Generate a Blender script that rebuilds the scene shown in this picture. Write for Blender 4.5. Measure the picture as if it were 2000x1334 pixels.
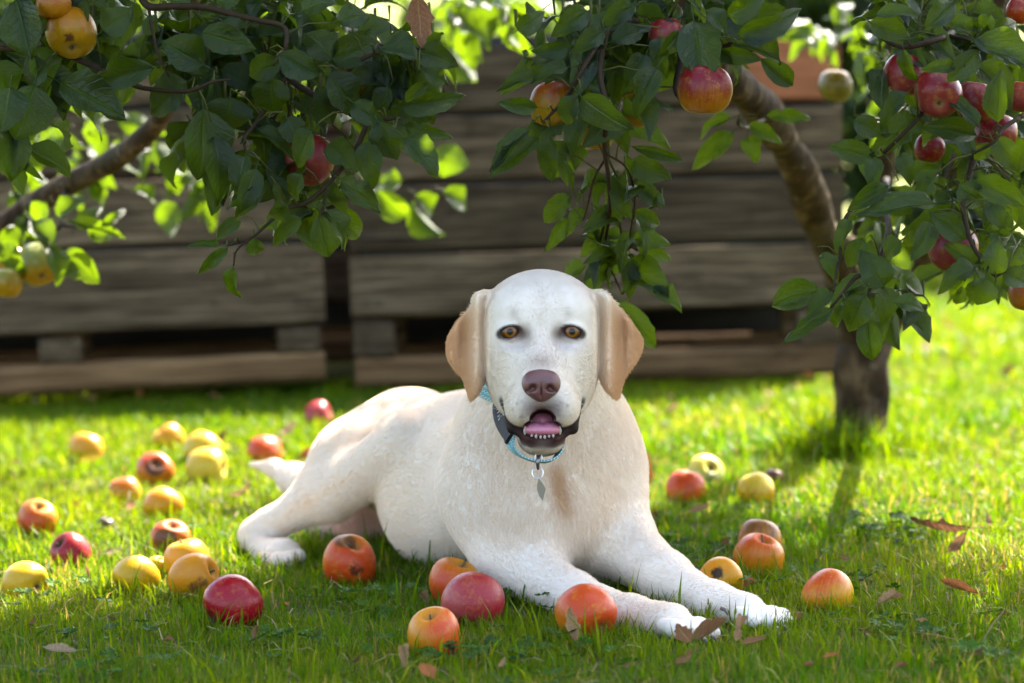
import bpy, math, random
import numpy as np
from mathutils import Matrix, Vector

# ------------------------------------------------------------------ scene, camera, light
for o in list(bpy.data.objects):
    bpy.data.objects.remove(o, do_unlink=True)
scene = bpy.context.scene
COL = scene.collection
R_ = math.radians
FUR_N = 300000
FPX = 4722.0                                   # focal length in photograph pixels (85 mm on 36 mm, 2000 px)
cam_data = bpy.data.cameras.new("camera")
cam_data.lens = 85.0
cam_data.sensor_width = 36.0
cam_data.clip_start = 0.05
cam_data.clip_end = 2000.0
cam_data.dof.use_dof = True
cam_data.dof.focus_distance = 2.93
cam_data.dof.aperture_fstop = 4.3
cam = bpy.data.objects.new("camera", cam_data)
COL.objects.link(cam)
cam.matrix_world = Matrix.Translation((0, 0, 0.5)) @ Matrix.Rotation(R_(90 - 3.05), 4, 'X') @ Matrix.Rotation(R_(-1.7), 4, 'Z')
scene.camera = cam

SUN_EL, SUN_AZ = 47.0, 33.0                    # azimuth measured from +Y (away from the camera) towards +X
world = bpy.data.worlds.new("World")
scene.world = world
world.use_nodes = True
wn = world.node_tree
bg = wn.nodes["Background"]
sky = wn.nodes.new("ShaderNodeTexSky")
sky.sky_type = 'NISHITA'
sky.sun_disc = False
sky.sun_elevation = R_(SUN_EL)
sky.sun_rotation = R_(SUN_AZ)
sky.air_density = 1.0
sky.dust_density = 3.0
sky.ozone_density = 0.0
wn.links.new(sky.outputs[0], bg.inputs[0])
bg.inputs[1].default_value = 0.12
sun_data = bpy.data.lights.new("sun", 'SUN')
sun_data.energy = 5.0
sun_data.angle = R_(0.55)
sun_data.color = (1.0, 0.93, 0.80)
sun = bpy.data.objects.new("sun", sun_data)
COL.objects.link(sun)
SUN_DIR = Vector((math.cos(R_(SUN_EL)) * math.sin(R_(SUN_AZ)), math.cos(R_(SUN_EL)) * math.cos(R_(SUN_AZ)), math.sin(R_(SUN_EL))))
sun.rotation_euler = SUN_DIR.to_track_quat('Z', 'Y').to_euler()
sun.location = (3, 6, 8)
scene.view_settings.view_transform = 'Standard'
scene.view_settings.look = 'None'
scene.view_settings.gamma = 1.0
scene.view_settings.exposure = 3.0
scene.render.engine = 'CYCLES'
scene.cycles.use_denoising = True
scene.cycles.use_adaptive_sampling = True
scene.cycles.adaptive_threshold = 0.015
scene.cycles.max_bounces = 8
scene.cycles.diffuse_bounces = 4
scene.cycles.transmission_bounces = 6
scene.cycles.transparent_max_bounces = 8
scene.cycles.caustics_reflective = False
scene.cycles.caustics_refractive = False
scene.cycles.sample_clamp_indirect = 6.0
scene.cycles_curves.shape = 'RIBBONS'
scene.cycles_curves.subdivisions = 2

# ------------------------------------------------------------------ pixels to places
CM = np.array(cam.matrix_world)[:3, :3]
RIGHT, UPV, FWD = CM[:, 0].copy(), CM[:, 1].copy(), -CM[:, 2].copy()
CPOS = np.array((0, 0, 0.5))

def ray(px, py):
    return RIGHT * ((px - 1000) / FPX) + UPV * ((667 - py) / FPX) + FWD

def P(px, py, Y):
    """the point on the sight line of a photograph pixel that stands Y metres away along +Y"""
    d = ray(px, py)
    return CPOS + d * (Y / d[1])

def G(px, py, z=0.0):
    """the point on the sight line of a photograph pixel at height z (ground contact)"""
    d = ray(px, py)
    return CPOS + d * ((z - 0.5) / d[2])

def S(Y):
    return Y / FPX

# ------------------------------------------------------------------ objects
def link(o, parent=None):
    COL.objects.link(o)
    if parent is not None:
        o.parent = parent
    return o

def tag(o, label=None, category=None, group=None, kind=None):
    if label: o["label"] = label
    if category: o["category"] = category
    if group: o["group"] = group
    if kind: o["kind"] = kind
    return o

def empty(name, loc=(0, 0, 0)):
    o = bpy.data.objects.new(name, None)
    o.empty_display_size = 0.05
    o.location = loc
    COL.objects.link(o)
    return o

def mesh_np(name, V, F, smooth=True):
    """mesh from numpy vertices and faces (one array, or a list of arrays of tris / quads)"""
    me = bpy.data.meshes.new(name)
    V = np.asarray(V, np.float32)
    if not isinstance(F, (list, tuple)):
        F = [F]
    F = [np.asarray(f, np.int32) for f in F if len(f)]
    me.vertices.add(len(V))
    me.vertices.foreach_set("co", V.ravel())
    loops = np.concatenate([f.ravel() for f in F])
    sizes = np.concatenate([np.full(len(f), f.shape[1], np.int32) for f in F])
    starts = np.concatenate([[0], np.cumsum(sizes)[:-1]]).astype(np.int32)
    me.loops.add(len(loops))
    me.loops.foreach_set("vertex_index", loops)
    me.polygons.add(len(sizes))
    me.polygons.foreach_set("loop_start", starts)
    me.polygons.foreach_set("loop_total", sizes)
    me.update(calc_edges=True)
    me.validate()
    me.polygons.foreach_set("use_smooth", np.full(len(me.polygons), smooth, bool))
    return me

def add_color(me, C, name="tint"):
    a = me.color_attributes.new(name, 'FLOAT_COLOR', 'POINT')
    C = np.asarray(C, np.float32)
    if C.shape[1] == 3:
        C = np.concatenate([C, np.ones((len(C), 1), np.float32)], 1)
    a.data.foreach_set("color", C.ravel())

def obj(name, me, mat=None, parent=None):
    o = bpy.data.objects.new(name, me)
    if mat is not None and not me.materials:
        me.materials.append(mat)
    return link(o, parent)

class MB:
    """collects simple shapes into one mesh"""
    def __init__(self):
        self.v, self.f = [], []
    def add(self, V, F):
        n = len(self.v)
        self.v += [tuple(p) for p in V]
        self.f += [tuple(i + n for i in f) for f in F]
    def box(self, c, size, rot=None, bevel=0.0):
        sx, sy, sz = (s / 2 for s in size)
        b = bevel
        V = []
        for z in (-sz, sz):
            for (x, y) in ((-sx, -sy), (sx, -sy), (sx, sy), (-sx, sy)):
                V.append((x, y, z))
        V = np.array(V)
        F = [(0, 3, 2, 1), (4, 5, 6, 7), (0, 1, 5, 4), (1, 2, 6, 5), (2, 3, 7, 6), (3, 0, 4, 7)]
        if rot is not None:
            V = V @ np.array(rot).T
        self.add(V + np.array(c), F)
    def tube(self, pts, rad, n=8, cap=True):
        pts = [np.array(p, float) for p in pts]
        m = len(pts)
        ref = np.array((0.3, 0.8, 0.5))
        rings = []
        for i, p in enumerate(pts):
            t = pts[min(i + 1, m - 1)] - pts[max(i - 1, 0)]
            t /= (np.linalg.norm(t) + 1e-9)
            a = np.cross(t, ref); a /= (np.linalg.norm(a) + 1e-9)
            b = np.cross(t, a)
            r = rad[i] if hasattr(rad, '__len__') else rad
            rings.append([p + (a * math.cos(q) + b * math.sin(q)) * r for q in np.linspace(0, 2 * math.pi, n, endpoint=False)])
        V = [v for ring in rings for v in ring]
        F = []
        for i in range(m - 1):
            for j in range(n):
                F.append((i * n + j, i * n + (j + 1) % n, (i + 1) * n + (j + 1) % n, (i + 1) * n + j))
        if cap:
            F.append(tuple(range(n - 1, -1, -1)))
            F.append(tuple((m - 1) * n + j for j in range(n)))
        self.add(V, F)
    def mesh(self, name, smooth=True):
        me = bpy.data.meshes.new(name)
        me.from_pydata([tuple(map(float, v)) for v in self.v], [], self.f)
        me.update()
        me.polygons.foreach_set("use_smooth", np.full(len(me.polygons), smooth, bool))
        return me

def spline(pts, n):
    """Catmull-Rom through points"""
    pts = np.array(pts, float)
    Pp = np.vstack([2 * pts[0] - pts[1], pts, 2 * pts[-1] - pts[-2]])
    out = []
    m = len(pts) - 1
    for u in np.linspace(0, m, n):
        i = min(int(u), m - 1); t = u - i
        p0, p1, p2, p3 = Pp[i], Pp[i + 1], Pp[i + 2], Pp[i + 3]
        out.append(0.5 * ((2 * p1) + (-p0 + p2) * t + (2 * p0 - 5 * p1 + 4 * p2 - p3) * t * t + (-p0 + 3 * p1 - 3 * p2 + p3) * t ** 3))
    return np.array(out)

# ------------------------------------------------------------------ materials
class NT:
    def __init__(self, name):
        self.m = bpy.data.materials.new(name)
        self.m.use_nodes = True
        self.t = self.m.node_tree
        self.t.nodes.clear()
        self.out = self.n("ShaderNodeOutputMaterial")
    def n(self, kind, **kw):
        nd = self.t.nodes.new(kind)
        for k, v in kw.items():
            setattr(nd, k, v)
        return nd
    def l(self, a, b):
        self.t.links.new(a, b)
    def val(self, sock, v):
        if hasattr(v, 'is_linked') or isinstance(v, bpy.types.NodeSocket):
            self.l(v, sock)
        elif isinstance(v, (tuple, list)) and len(v) == 3 and sock.type == 'RGBA':
            sock.default_value = (*v, 1)
        else:
            sock.default_value = v
    def coord(self, which="Object"):
        return self.n("ShaderNodeTexCoord").outputs[which]
    def mapping(self, vec, scale=(1, 1, 1), loc=(0, 0, 0), rot=(0, 0, 0)):
        m = self.n("ShaderNodeMapping")
        m.inputs["Scale"].default_value = scale; m.inputs["Location"].default_value = loc; m.inputs["Rotation"].default_value = rot
        self.l(vec, m.inputs[0])
        return m.outputs[0]
    def noise(self, vec, scale, detail=4, rough=0.55, dist=0.0, out=0):
        t = self.n("ShaderNodeTexNoise")
        t.inputs["Scale"].default_value = scale; t.inputs["Detail"].default_value = detail
        t.inputs["Roughness"].default_value = rough; t.inputs["Distortion"].default_value = dist
        if vec is not None: self.l(vec, t.inputs["Vector"])
        return t.outputs[out]
    def ramp(self, fac, stops, mode='LINEAR'):
        r = self.n("ShaderNodeValToRGB")
        r.color_ramp.interpolation = mode
        e = r.color_ramp.elements
        while len(e) < len(stops): e.new(0.5)
        for el, (p, c) in zip(e, stops):
            el.position = p
            el.color = (*c, 1) if hasattr(c, '__len__') else (c, c, c, 1)
        self.l(fac, r.inputs[0])
        return r.outputs[0]
    def mix(self, fac, a, b, mode='MIX'):
        m = self.n("ShaderNodeMix", data_type='RGBA', blend_type=mode)
        self.val(m.inputs[0], fac); self.val(m.inputs[6], a); self.val(m.inputs[7], b)
        return m.outputs[2]
    def math(self, op, a, b=0.0, c=0.0, clamp=False):
        m = self.n("ShaderNodeMath", operation=op, use_clamp=clamp)
        self.val(m.inputs[0], a); self.val(m.inputs[1], b)
        if len(m.inputs) > 2: self.val(m.inputs[2], c)
        return m.outputs[0]
    def bump(self, h, strength=0.3, dist=0.01):
        b = self.n("ShaderNodeBump")
        b.inputs["Strength"].default_value = strength; b.inputs["Distance"].default_value = dist
        self.l(h, b.inputs["Height"])
        return b.outputs[0]
    def principled(self, base, rough=0.6, normal=None, **kw):
        p = self.n("ShaderNodeBsdfPrincipled")
        self.val(p.inputs["Base Color"], base); self.val(p.inputs["Roughness"], rough)
        if normal is not None: self.l(normal, p.inputs["Normal"])
        for k, v in kw.items():
            self.val(p.inputs[k.replace("_", " ")], v)
        return p.outputs[0]
    def translucent(self, col, normal=None):
        p = self.n("ShaderNodeBsdfTranslucent")
        self.val(p.inputs[0], col)
        return p.outputs[0]
    def mixsh(self, fac, a, b):
        m = self.n("ShaderNodeMixShader")
        self.val(m.inputs[0], fac); self.l(a, m.inputs[1]); self.l(b, m.inputs[2])
        return m.outputs[0]
    def done(self, sh):
        self.l(sh, self.out.inputs[0])
        return self.m

def plain(name, base, rough=0.6, **kw):
    t = NT(name)
    return t.done(t.principled(base, rough, **kw))
# ------------------------------------------------------------------ ground, hill
tg = NT("lawn_soil")
oc = tg.coord()
n1 = tg.noise(oc, 3.0, 5); n2 = tg.noise(oc, 60, 4)
c = tg.ramp(n1, [(0.3, (0.030, 0.045, 0.010)), (0.7, (0.055, 0.075, 0.016))])
c = tg.mix(n2, c, (0.075, 0.058, 0.025))
M_SOIL = tg.done(tg.principled(c, 0.95, tg.bump(n2, 0.6, 0.02), Specular_IOR_Level=0.05))
V = [(-150, -20, 0), (150, -20, 0), (150, 24, 0), (-150, 24, 0)]
ground = obj("ground", mesh_np("ground", V, np.array([[0, 1, 2, 3]])), M_SOIL)
tag(ground, kind="structure")
th = NT("meadow")
n1 = th.noise(th.mapping(th.coord(), (0.15, 0.15, 0.15)), 2.0, 5); n2 = th.noise(th.coord(), 2.2, 5)
c = th.ramp(n1, [(0.3, (0.12, 0.15, 0.035)), (0.7, (0.30, 0.27, 0.12))])
c = th.mix(th.math('MULTIPLY', n2, 0.6), c, (0.10, 0.14, 0.03))
M_MEADOW = th.done(th.principled(c, 0.95, th.bump(n2, 1.0, 0.3), Specular_IOR_Level=0.05))
hv, hf = [], []
ys = [23.5, 30, 40, 55, 75, 100, 150, 260]
zs = [-0.05, 0.5, 1.7, 4.2, 8.0, 12.5, 20, 30]
xs = np.linspace(-150, 150, 31)
for y, z in zip(ys, zs):
    for x in xs:
        hv.append((x, y, z + (0.35 * math.sin(x * 0.11 + y * 0.05) * (y - 23.5) / 30 if y > 24 else 0)))
for j in range(len(ys) - 1):
    for i in range(30):
        hf.append((j * 31 + i, j * 31 + i + 1, (j + 1) * 31 + i + 1, (j + 1) * 31 + i))
tag(obj("hill", mesh_np("hill", hv, np.array(hf)), M_MEADOW), kind="structure")

# ------------------------------------------------------------------ wooden orchard bins on pallet feet
def wood(name, c0, c1, c2, rough=0.85):
    t = NT(name)
    oi = t.n("ShaderNodeObjectInfo")
    off = t.n("ShaderNodeVectorMath", operation='ADD')
    sc = t.n("ShaderNodeVectorMath", operation='SCALE'); sc.inputs[3].default_value = 37.0
    cb = t.n("ShaderNodeCombineXYZ")
    for i in range(3): t.l(oi.outputs["Random"], cb.inputs[i])
    t.l(cb.outputs[0], sc.inputs[0]); t.l(t.coord(), off.inputs[0]); t.l(sc.outputs[0], off.inputs[1])
    v = off.outputs[0]
    gr = t.noise(t.mapping(v, (1.6, 30, 34)), 2.2, 6, 0.62, 0.5)
    st = t.noise(t.mapping(v, (1.5, 3, 5)), 1.7, 4, 0.6)
    sp = t.noise(t.mapping(v, (7, 7, 11)), 1.6, 3, 0.6)
    col = t.ramp(gr, [(0.34, c0), (0.50, c1), (0.68, c2)])
    col = t.mix(t.math('MULTIPLY', t.ramp(st, [(0.40, 0.0), (0.70, 1.0)]), 0.55), col, tuple(x * 0.42 for x in c1))
    col = t.mix(t.math('MULTIPLY', t.ramp(sp, [(0.60, 0.0), (0.75, 1.0)]), 0.6), col, tuple(x * 0.28 for x in c0))
    hsv = t.n("ShaderNodeHueSaturation"); t.l(col, hsv.inputs["Color"])
    t.l(t.math('MULTIPLY_ADD', oi.outputs["Random"], 0.8, 0.75), hsv.inputs["Value"])
    return t.done(t.principled(hsv.outputs[0], rough, t.bump(gr, 0.6, 0.005), Specular_IOR_Level=0.08))
M_GREY = wood("weathered_boards", (0.018, 0.011, 0.0055), (0.072, 0.049, 0.027), (0.150, 0.108, 0.062))
M_TAN = wood("tan_boards", (0.060, 0.032, 0.014), (0.125, 0.070, 0.030), (0.19, 0.112, 0.050))
M_TERRA = wood("terracotta_board", (0.20, 0.066, 0.028), (0.28, 0.10, 0.045), (0.34, 0.135, 0.062))
M_DARKW = wood("dark_post", (0.016, 0.014, 0.012), (0.032, 0.028, 0.024), (0.05, 0.045, 0.04))
M_NAIL = plain("nail", (0.05, 0.035, 0.028), 0.6, Metallic=0.6)

def board(name, c, size, mat, parent, rot=None, seed=0):
    """a sawn board with softly broken edges and a little warp"""
    rs = np.random.RandomState(seed)
    lx, ly, lz = size
    n = 9
    V, F = [], []
    e = min(ly, lz) * 0.18
    w1, w2 = rs.normal(0, 0.0022), rs.normal(0, 0.0022)
    for i in range(n):
        u = i / (n - 1); x = -lx / 2 + lx * u
        top = rs.normal(0, 0.0016); bot = rs.normal(0, 0.0016); dy = w1 * math.sin(u * 3.1) + w2 * math.sin(u * 7)
        for (y, z) in ((-ly / 2 + e, -lz / 2 + bot), (ly / 2 - e, -lz / 2 + bot), (ly / 2, -lz / 2 + e + bot), (ly / 2, lz / 2 - e + top), (ly / 2 - e, lz / 2 + top), (-ly / 2 + e, lz / 2 + top), (-ly / 2, lz / 2 - e + top), (-ly / 2, -lz / 2 + e + bot)):
            V.append((x, y + dy, z))
    for i in range(n - 1):
        for j in range(8):
            F.append((i * 8 + j, i * 8 + (j + 1) % 8, (i + 1) * 8 + (j + 1) % 8, (i + 1) * 8 + j))
    F.append(tuple(range(7, -1, -1))); F.append(tuple((n - 1) * 8 + j for j in range(8)))
    me = bpy.data.meshes.new(name); me.from_pydata(V, [], F); me.update()
    o = obj(name, me, mat, parent)
    o.location = c
    if rot: o.rotation_euler = rot
    return o

def orchard_bin(loc, width, rows, yaw, roll, label, terra=False, z_blocks=(0.105, 0.19), seed=0):
    """front face stands at local y = 0, the box runs back 1.1 m; x from 0 to width"""
    t = empty("orchard_bin", loc)
    t.rotation_euler = (0, R_(roll), R_(yaw))
    tag(t, label, "wooden bin", "orchard bins behind the tree")
    depth = 1.1
    rs = np.random.RandomState(seed)
    k = seed * 100
    for r, (z0, z1) in enumerate(rows):
        h = z1 - z0 - 0.019; zc = (z0 + z1) / 2
        jit = rs.normal(0, 0.003)
        if terra and r == len(rows) - 1:
            cut = width - 0.40
            board("plank", (cut / 2, 0.011 + jit, zc), (cut - 0.004, 0.022, h), M_GREY, t, seed=k); k += 1
            board("plank", ((cut + width) / 2, 0.009 + jit, zc), (width - cut - 0.004, 0.024, h), M_TERRA, t, seed=k); k += 1
        else:
            board("plank", (width / 2, 0.011 + jit, zc), (width, 0.022, h), M_GREY, t, seed=k); k += 1
        board("seam_light_stop", (width / 2, 0.036, z1), (width - 0.12, 0.022, 0.05), M_DARKW, t, seed=k); k += 1  # dark strip added behind each seam so no light shows through
        board("plank", (width / 2, depth - 0.011, zc), (width, 0.022, h), M_GREY, t, seed=k); k += 1
        for x in (0.011, width - 0.011):
            board("plank", (x, depth / 2, zc), (depth - 0.06, 0.022, h), M_GREY, t, (0, 0, R_(90)), seed=k); k += 1
        for x in (0.045, 0.075, width - 0.045, width - 0.075):
            for dz in (-0.05, 0.05):
                m = MB(); m.tube([(x, 0.004 + jit, zc + dz), (x, -0.003 + jit, zc + dz)], 0.0065, 8)
                obj("nail", m.mesh("nail"), M_NAIL, t)
    top = rows[-1][1]; bot = rows[0][0]
    for x in (0.05, width - 0.05):
        for y in (0.05, depth - 0.05):
            board("post", (x, y, (top + bot) / 2), (top - bot - 0.02, 0.05, 0.05), M_DARKW, t, (0, R_(90), 0), seed=k); k += 1
    board("rear_light_stop", (width / 2, depth - 0.118, (z_blocks[0] + z_blocks[1]) / 2), (width, 0.02, z_blocks[1] - z_blocks[0] + 0.012), M_DARKW, t, seed=k); k += 1  # added board closing the rear, keeps daylight out of the pallet opening
    floor_z = z_blocks[1] + 0.012
    for j in range(7):
        board("floor_board", (width / 2, 0.09 + j * 0.153, floor_z + 0.012), (width - 0.05, 0.135, 0.02), M_GREY, t, seed=k); k += 1
    for yi, y in enumerate((0.055, depth / 2, depth - 0.055)):
        board("runner", (width / 2, y, 0.064), (width - 0.012, 0.10, 0.080), M_TAN, t, seed=k); k += 1
        for x in (0.06, width / 2 - 0.02, width - 0.075):
            board("foot_block", (x, y, (z_blocks[0] + z_blocks[1]) / 2), (0.115, 0.095, z_blocks[1] - z_blocks[0] + 0.01), M_GREY, t, seed=k); k += 1
    return t
bp = P(690, 745, 6.75)
rowsR = [(0.215, 0.400), (0.400, 0.590), (0.590, 0.780), (0.780, 0.968)]
orchard_bin((bp[0], 6.75, 0), 1.38, rowsR, -1.0, 0.0, "weathered plank bin with one terracotta board at its top corner", True, (0.105, 0.205), 1)
bq = P(640, 745, 6.70)
rowsL = [(0.180, 0.415), (0.415, 0.610), (0.610, 0.800), (0.800, 0.985)]
yawL, wL = 7.0, 1.42
orchard_bin((bq[0] - wL * math.cos(R_(yawL)), 6.72 - wL * math.sin(R_(yawL)), 0.012), wL, rowsL, yawL, -0.5, "weathered plank bin standing on tan pallet runners behind the leafy limb", False, (0.105, 0.172), 2)
orchard_bin((bq[0] - 0.62, 8.02, 0), 1.38, rowsR, 0.5, 0.0, "added second-row bin that keeps the gap between the front bins dark", False, (0.105, 0.205), 3)  # added bin, stops light coming through between the two front ones
# ------------------------------------------------------------------ the dog: one implicit body, meshed by surface nets
class Shape:
    """a union of blended solids with a tint, a coat direction and a coat length for each"""
    def __init__(self):
        self.p = []
    def rc(self, a, b, ra, rb, k=0.02, col=None, fur=1.0, flow=None, op='+'):
        a, b = np.array(a, float), np.array(b, float)
        self.p.append(dict(t='rc', a=a, b=b, ra=ra, rb=rb, k=k, col=col, fur=fur, flow=(b - a) if flow is None else flow, op=op,
                           c=(a + b) / 2, R=np.linalg.norm(b - a) / 2 + max(ra, rb)))
    def el(self, c, r, M=None, k=0.02, col=None, fur=1.0, flow=(0, 0.3, -1), op='+'):
        c, r = np.array(c, float), np.array(r, float)
        self.p.append(dict(t='el', c=c, r=r, M=np.eye(3) if M is None else np.array(M), k=k, col=col, fur=fur, flow=flow, op=op, R=r.max()))
    def fn(self, f, c, R, k=0.02, col=None, fur=1.0, flow=(0, 0, -1), op='+'):
        self.p.append(dict(t='fn', f=f, c=np.array(c, float), R=R, k=k, col=col, fur=fur, flow=flow, op=op))
    @staticmethod
    def d1(p, X):
        if p['t'] == 'rc':
            ab = p['b'] - p['a']
            h = np.clip((X - p['a']) @ ab / (ab @ ab + 1e-12), 0, 1)
            return np.linalg.norm(X - p['a'] - h[:, None] * ab, axis=1) - (p['ra'] + (p['rb'] - p['ra']) * h)
        if p['t'] == 'el':
            q = (X - p['c']) @ p['M']
            k0 = np.linalg.norm(q / p['r'], axis=1); k1 = np.linalg.norm(q / p['r'] ** 2, axis=1)
            return np.where(k0 < 1e-6, -p['r'].min(), k0 * (k0 - 1) / (k1 + 1e-9))
        return p['f'](X)
    def dist(self, X, prims=None):
        d = np.full(len(X), 1.0)
        for p in (self.p if prims is None else prims):
            di = self.d1(p, X); k = p['k']
            if p['op'] == '+':
                h = np.maximum(k - np.abs(d - di), 0) / k
                d = np.minimum(d, di) - h * h * k * 0.25
            else:
                h = np.maximum(k - np.abs(d + di), 0) / k
                d = np.maximum(d, -di) + h * h * k * 0.25
        return d
    def near(self, lo, hi, margin):
        out = []
        for p in self.p:
            q = np.clip(p['c'], lo, hi)
            if np.linalg.norm(q - p['c']) - p['R'] < margin + p['k']:
                out.append(p)
        return out
    def mesh(self, lo, hi, h, B=8):
        lo, hi = np.array(lo, float), np.array(hi, float)
        nb = np.ceil((hi - lo) / (h * B)).astype(int)
        n = nb * B
        gx = [lo[i] + (np.arange(nb[i]) + 0.5) * B * h for i in range(3)]
        C = np.stack(np.meshgrid(*gx, indexing='ij'), -1).reshape(-1, 3)
        dc = np.concatenate([self.dist(c) for c in np.array_split(C, max(1, len(C) // 20000))])
        D = np.repeat(np.repeat(np.repeat(dc.reshape(nb), B, 0), B, 1), B, 2).astype(np.float32)
        act = np.argwhere(np.abs(dc.reshape(nb)) < B * h * 1.25)
        key = (act // 3) @ np.array((10000, 100, 1))
        act = act[np.argsort(key, kind='stable')]; key = np.sort(key)
        off = np.stack(np.meshgrid(*[np.arange(B)] * 3, indexing='ij'), -1).reshape(-1, 3)
        cuts = np.flatnonzero(np.diff(key)) + 1
        for grp in np.split(act, cuts):
            idx = (grp[:, None, :] * B + off[None]).reshape(-1, 3)
            X = lo + (idx + 0.5) * h
            pr = self.near(X.min(0), X.max(0), 0.07)
            D[idx[:, 0], idx[:, 1], idx[:, 2]] = self.dist(X, pr)
        ins = D < 0
        s = ins[:-1, :-1, :-1].astype(np.int8)
        tot = np.zeros_like(s)
        for a in (0, 1):
            for b in (0, 1):
                for c in (0, 1):
                    tot += ins[a:ins.shape[0] - 1 + a, b:ins.shape[1] - 1 + b, c:ins.shape[2] - 1 + c]
        cell = np.argwhere((tot > 0) & (tot < 8))
        vid = np.full(tot.shape, -1, np.int32)
        vid[cell[:, 0], cell[:, 1], cell[:, 2]] = np.arange(len(cell))
        acc = np.zeros((len(cell), 3)); cnt = np.zeros(len(cell))
        cor = [(a, b, c) for a in (0, 1) for b in (0, 1) for c in (0, 1)]
        vals = {q: D[cell[:, 0] + q[0], cell[:, 1] + q[1], cell[:, 2] + q[2]].astype(float) for q in cor}
        for q in cor:
            for ax in range(3):
                if q[ax] == 0:
                    r = list(q); r[ax] = 1; r = tuple(r)
                    v0, v1 = vals[q], vals[r]
                    m = (v0 < 0) != (v1 < 0)
                    t = np.where(m, v0 / np.where(m, v0 - v1, 1), 0)
                    pt = np.tile(np.array(q, float), (len(cell), 1)); pt[:, ax] += t
                    acc[m] += pt[m]; cnt[m] += 1
        V = lo + (cell + 0.5 + acc / cnt[:, None]) * h
        Q = []
        for ax in range(3):
            sl0 = [slice(None)] * 3; sl1 = [slice(None)] * 3
            sl0[ax] = slice(0, -1); sl1[ax] = slice(1, None)
            a, b = ins[tuple(sl0)], ins[tuple(sl1)]
            e = np.argwhere(a != b)
            u, w = (ax + 1) % 3, (ax + 2) % 3
            ok = (e[:, u] > 0) & (e[:, w] > 0) & (e[:, u] < n[u] - 1) & (e[:, w] < n[w] - 1)
            e = e[ok]
            flip = a[e[:, 0], e[:, 1], e[:, 2]]
            def cid(du, dw):
                q = e.copy(); q[:, u] += du; q[:, w] += dw
                return vid[q[:, 0], q[:, 1], q[:, 2]]
            f = np.stack([cid(-1, -1), cid(0, -1), cid(0, 0), cid(-1, 0)], 1)
            f[~flip] = f[~flip][:, ::-1]
            Q.append(f)
        return V, np.concatenate(Q)
    def blend(self, X, tau=0.006):
        """tint, coat length and coat direction at points"""
        W = np.zeros(len(X)); C = np.zeros((len(X), 3)); L = np.zeros(len(X)); Fl = np.zeros((len(X), 3))
        for p in self.p:
            if p['op'] != '+': continue
            tt = p.get('tau', tau)
            w = p.get('wt', 1.0) * np.exp(-np.clip(self.d1(p, X), -0.004, 1) / tt) + 1e-12
            W += w
            C += w[:, None] * np.array(p['col'] if p['col'] is not None else COAT)
            L += w * p['fur']
            f = np.array(p['flow'], float); Fl += w[:, None] * (f / (np.linalg.norm(f) + 1e-9))
        return C / W[:, None], L / W, Fl / W[:, None]

COAT = (0.78, 0.675, 0.565)
EAR = (0.70, 0.435, 0.225)
LIP = (0.0150, 0.0058, 0.0048)
LIPP = (0.034, 0.0088, 0.0085)

def wob(X, f, seed=0):
    """cheap smooth noise in about -1..1"""
    r = np.random.RandomState(seed)
    out = np.zeros(len(X))
    for _ in range(6):
        k = r.normal(size=3); k /= np.linalg.norm(k)
        out += np.sin(X @ k * f * r.uniform(0.6, 1.6) + r.uniform(0, 6.28))
    return out / 3.2

def sstep(x, a, b):
    t = np.clip((x - a) / (b - a), 0, 1)
    return t * t * (3 - 2 * t)

D = Shape()
def B3(px, py, Y): return P(px, py, Y)
def limb(pts, k=0.03, **kw):
    """chain of tapering segments given as (px, py, Y, radius in photograph pixels)"""
    kw.setdefault('fur', 0.42)
    for (a, b) in zip(pts[:-1], pts[1:]):
        D.rc(P(*a[:3]), P(*b[:3]), a[3] * S(a[2]), b[3] * S(b[2]), k=k, **kw)
def ball(px, py, Y, rx, ry, rz, k=0.04, **kw):
    """ellipsoid: rx, rz in photograph pixels, ry (depth) in pixels of the same scale"""
    kw.setdefault('fur', 0.55 if rx > 40 else 0.32)
    s = S(Y)
    D.el(P(px, py, Y), (rx * s, ry * s, rz * s), M=np.stack([RIGHT, FWD, UPV], 1), k=k, **kw)

BACK = (-0.45, 0.75, -0.25)
# trunk
limb([(1058, 925, 3.27, 160), (905, 962, 3.50, 156)], k=0.05, flow=BACK)
limb([(905, 962, 3.50, 154), (825, 940, 3.76, 102)], k=0.05, flow=BACK)
limb([(940, 880, 3.50, 108), (800, 872, 3.78, 98)], k=0.06, flow=BACK)
ball(1064, 912, 3.20, 163, 150, 166, k=0.05, flow=(0.05, 0.2, -1), fur=0.75)            # chest
ball(1075, 1000, 3.14, 120, 110, 112, k=0.05, flow=(0.05, 0.1, -1), fur=0.75)            # breast
# neck
limb([(1060, 720, 3.16, 112), (1060, 830, 3.22, 150)], k=0.06, flow=(0, 0.35, -1))
ball(988, 822, 3.30, 60, 100, 62, k=0.06, flow=(-0.3, 0.5, -1))
ball(1142, 836, 3.28, 60, 100, 66, k=0.06, flow=(0.3, 0.5, -1))
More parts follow.
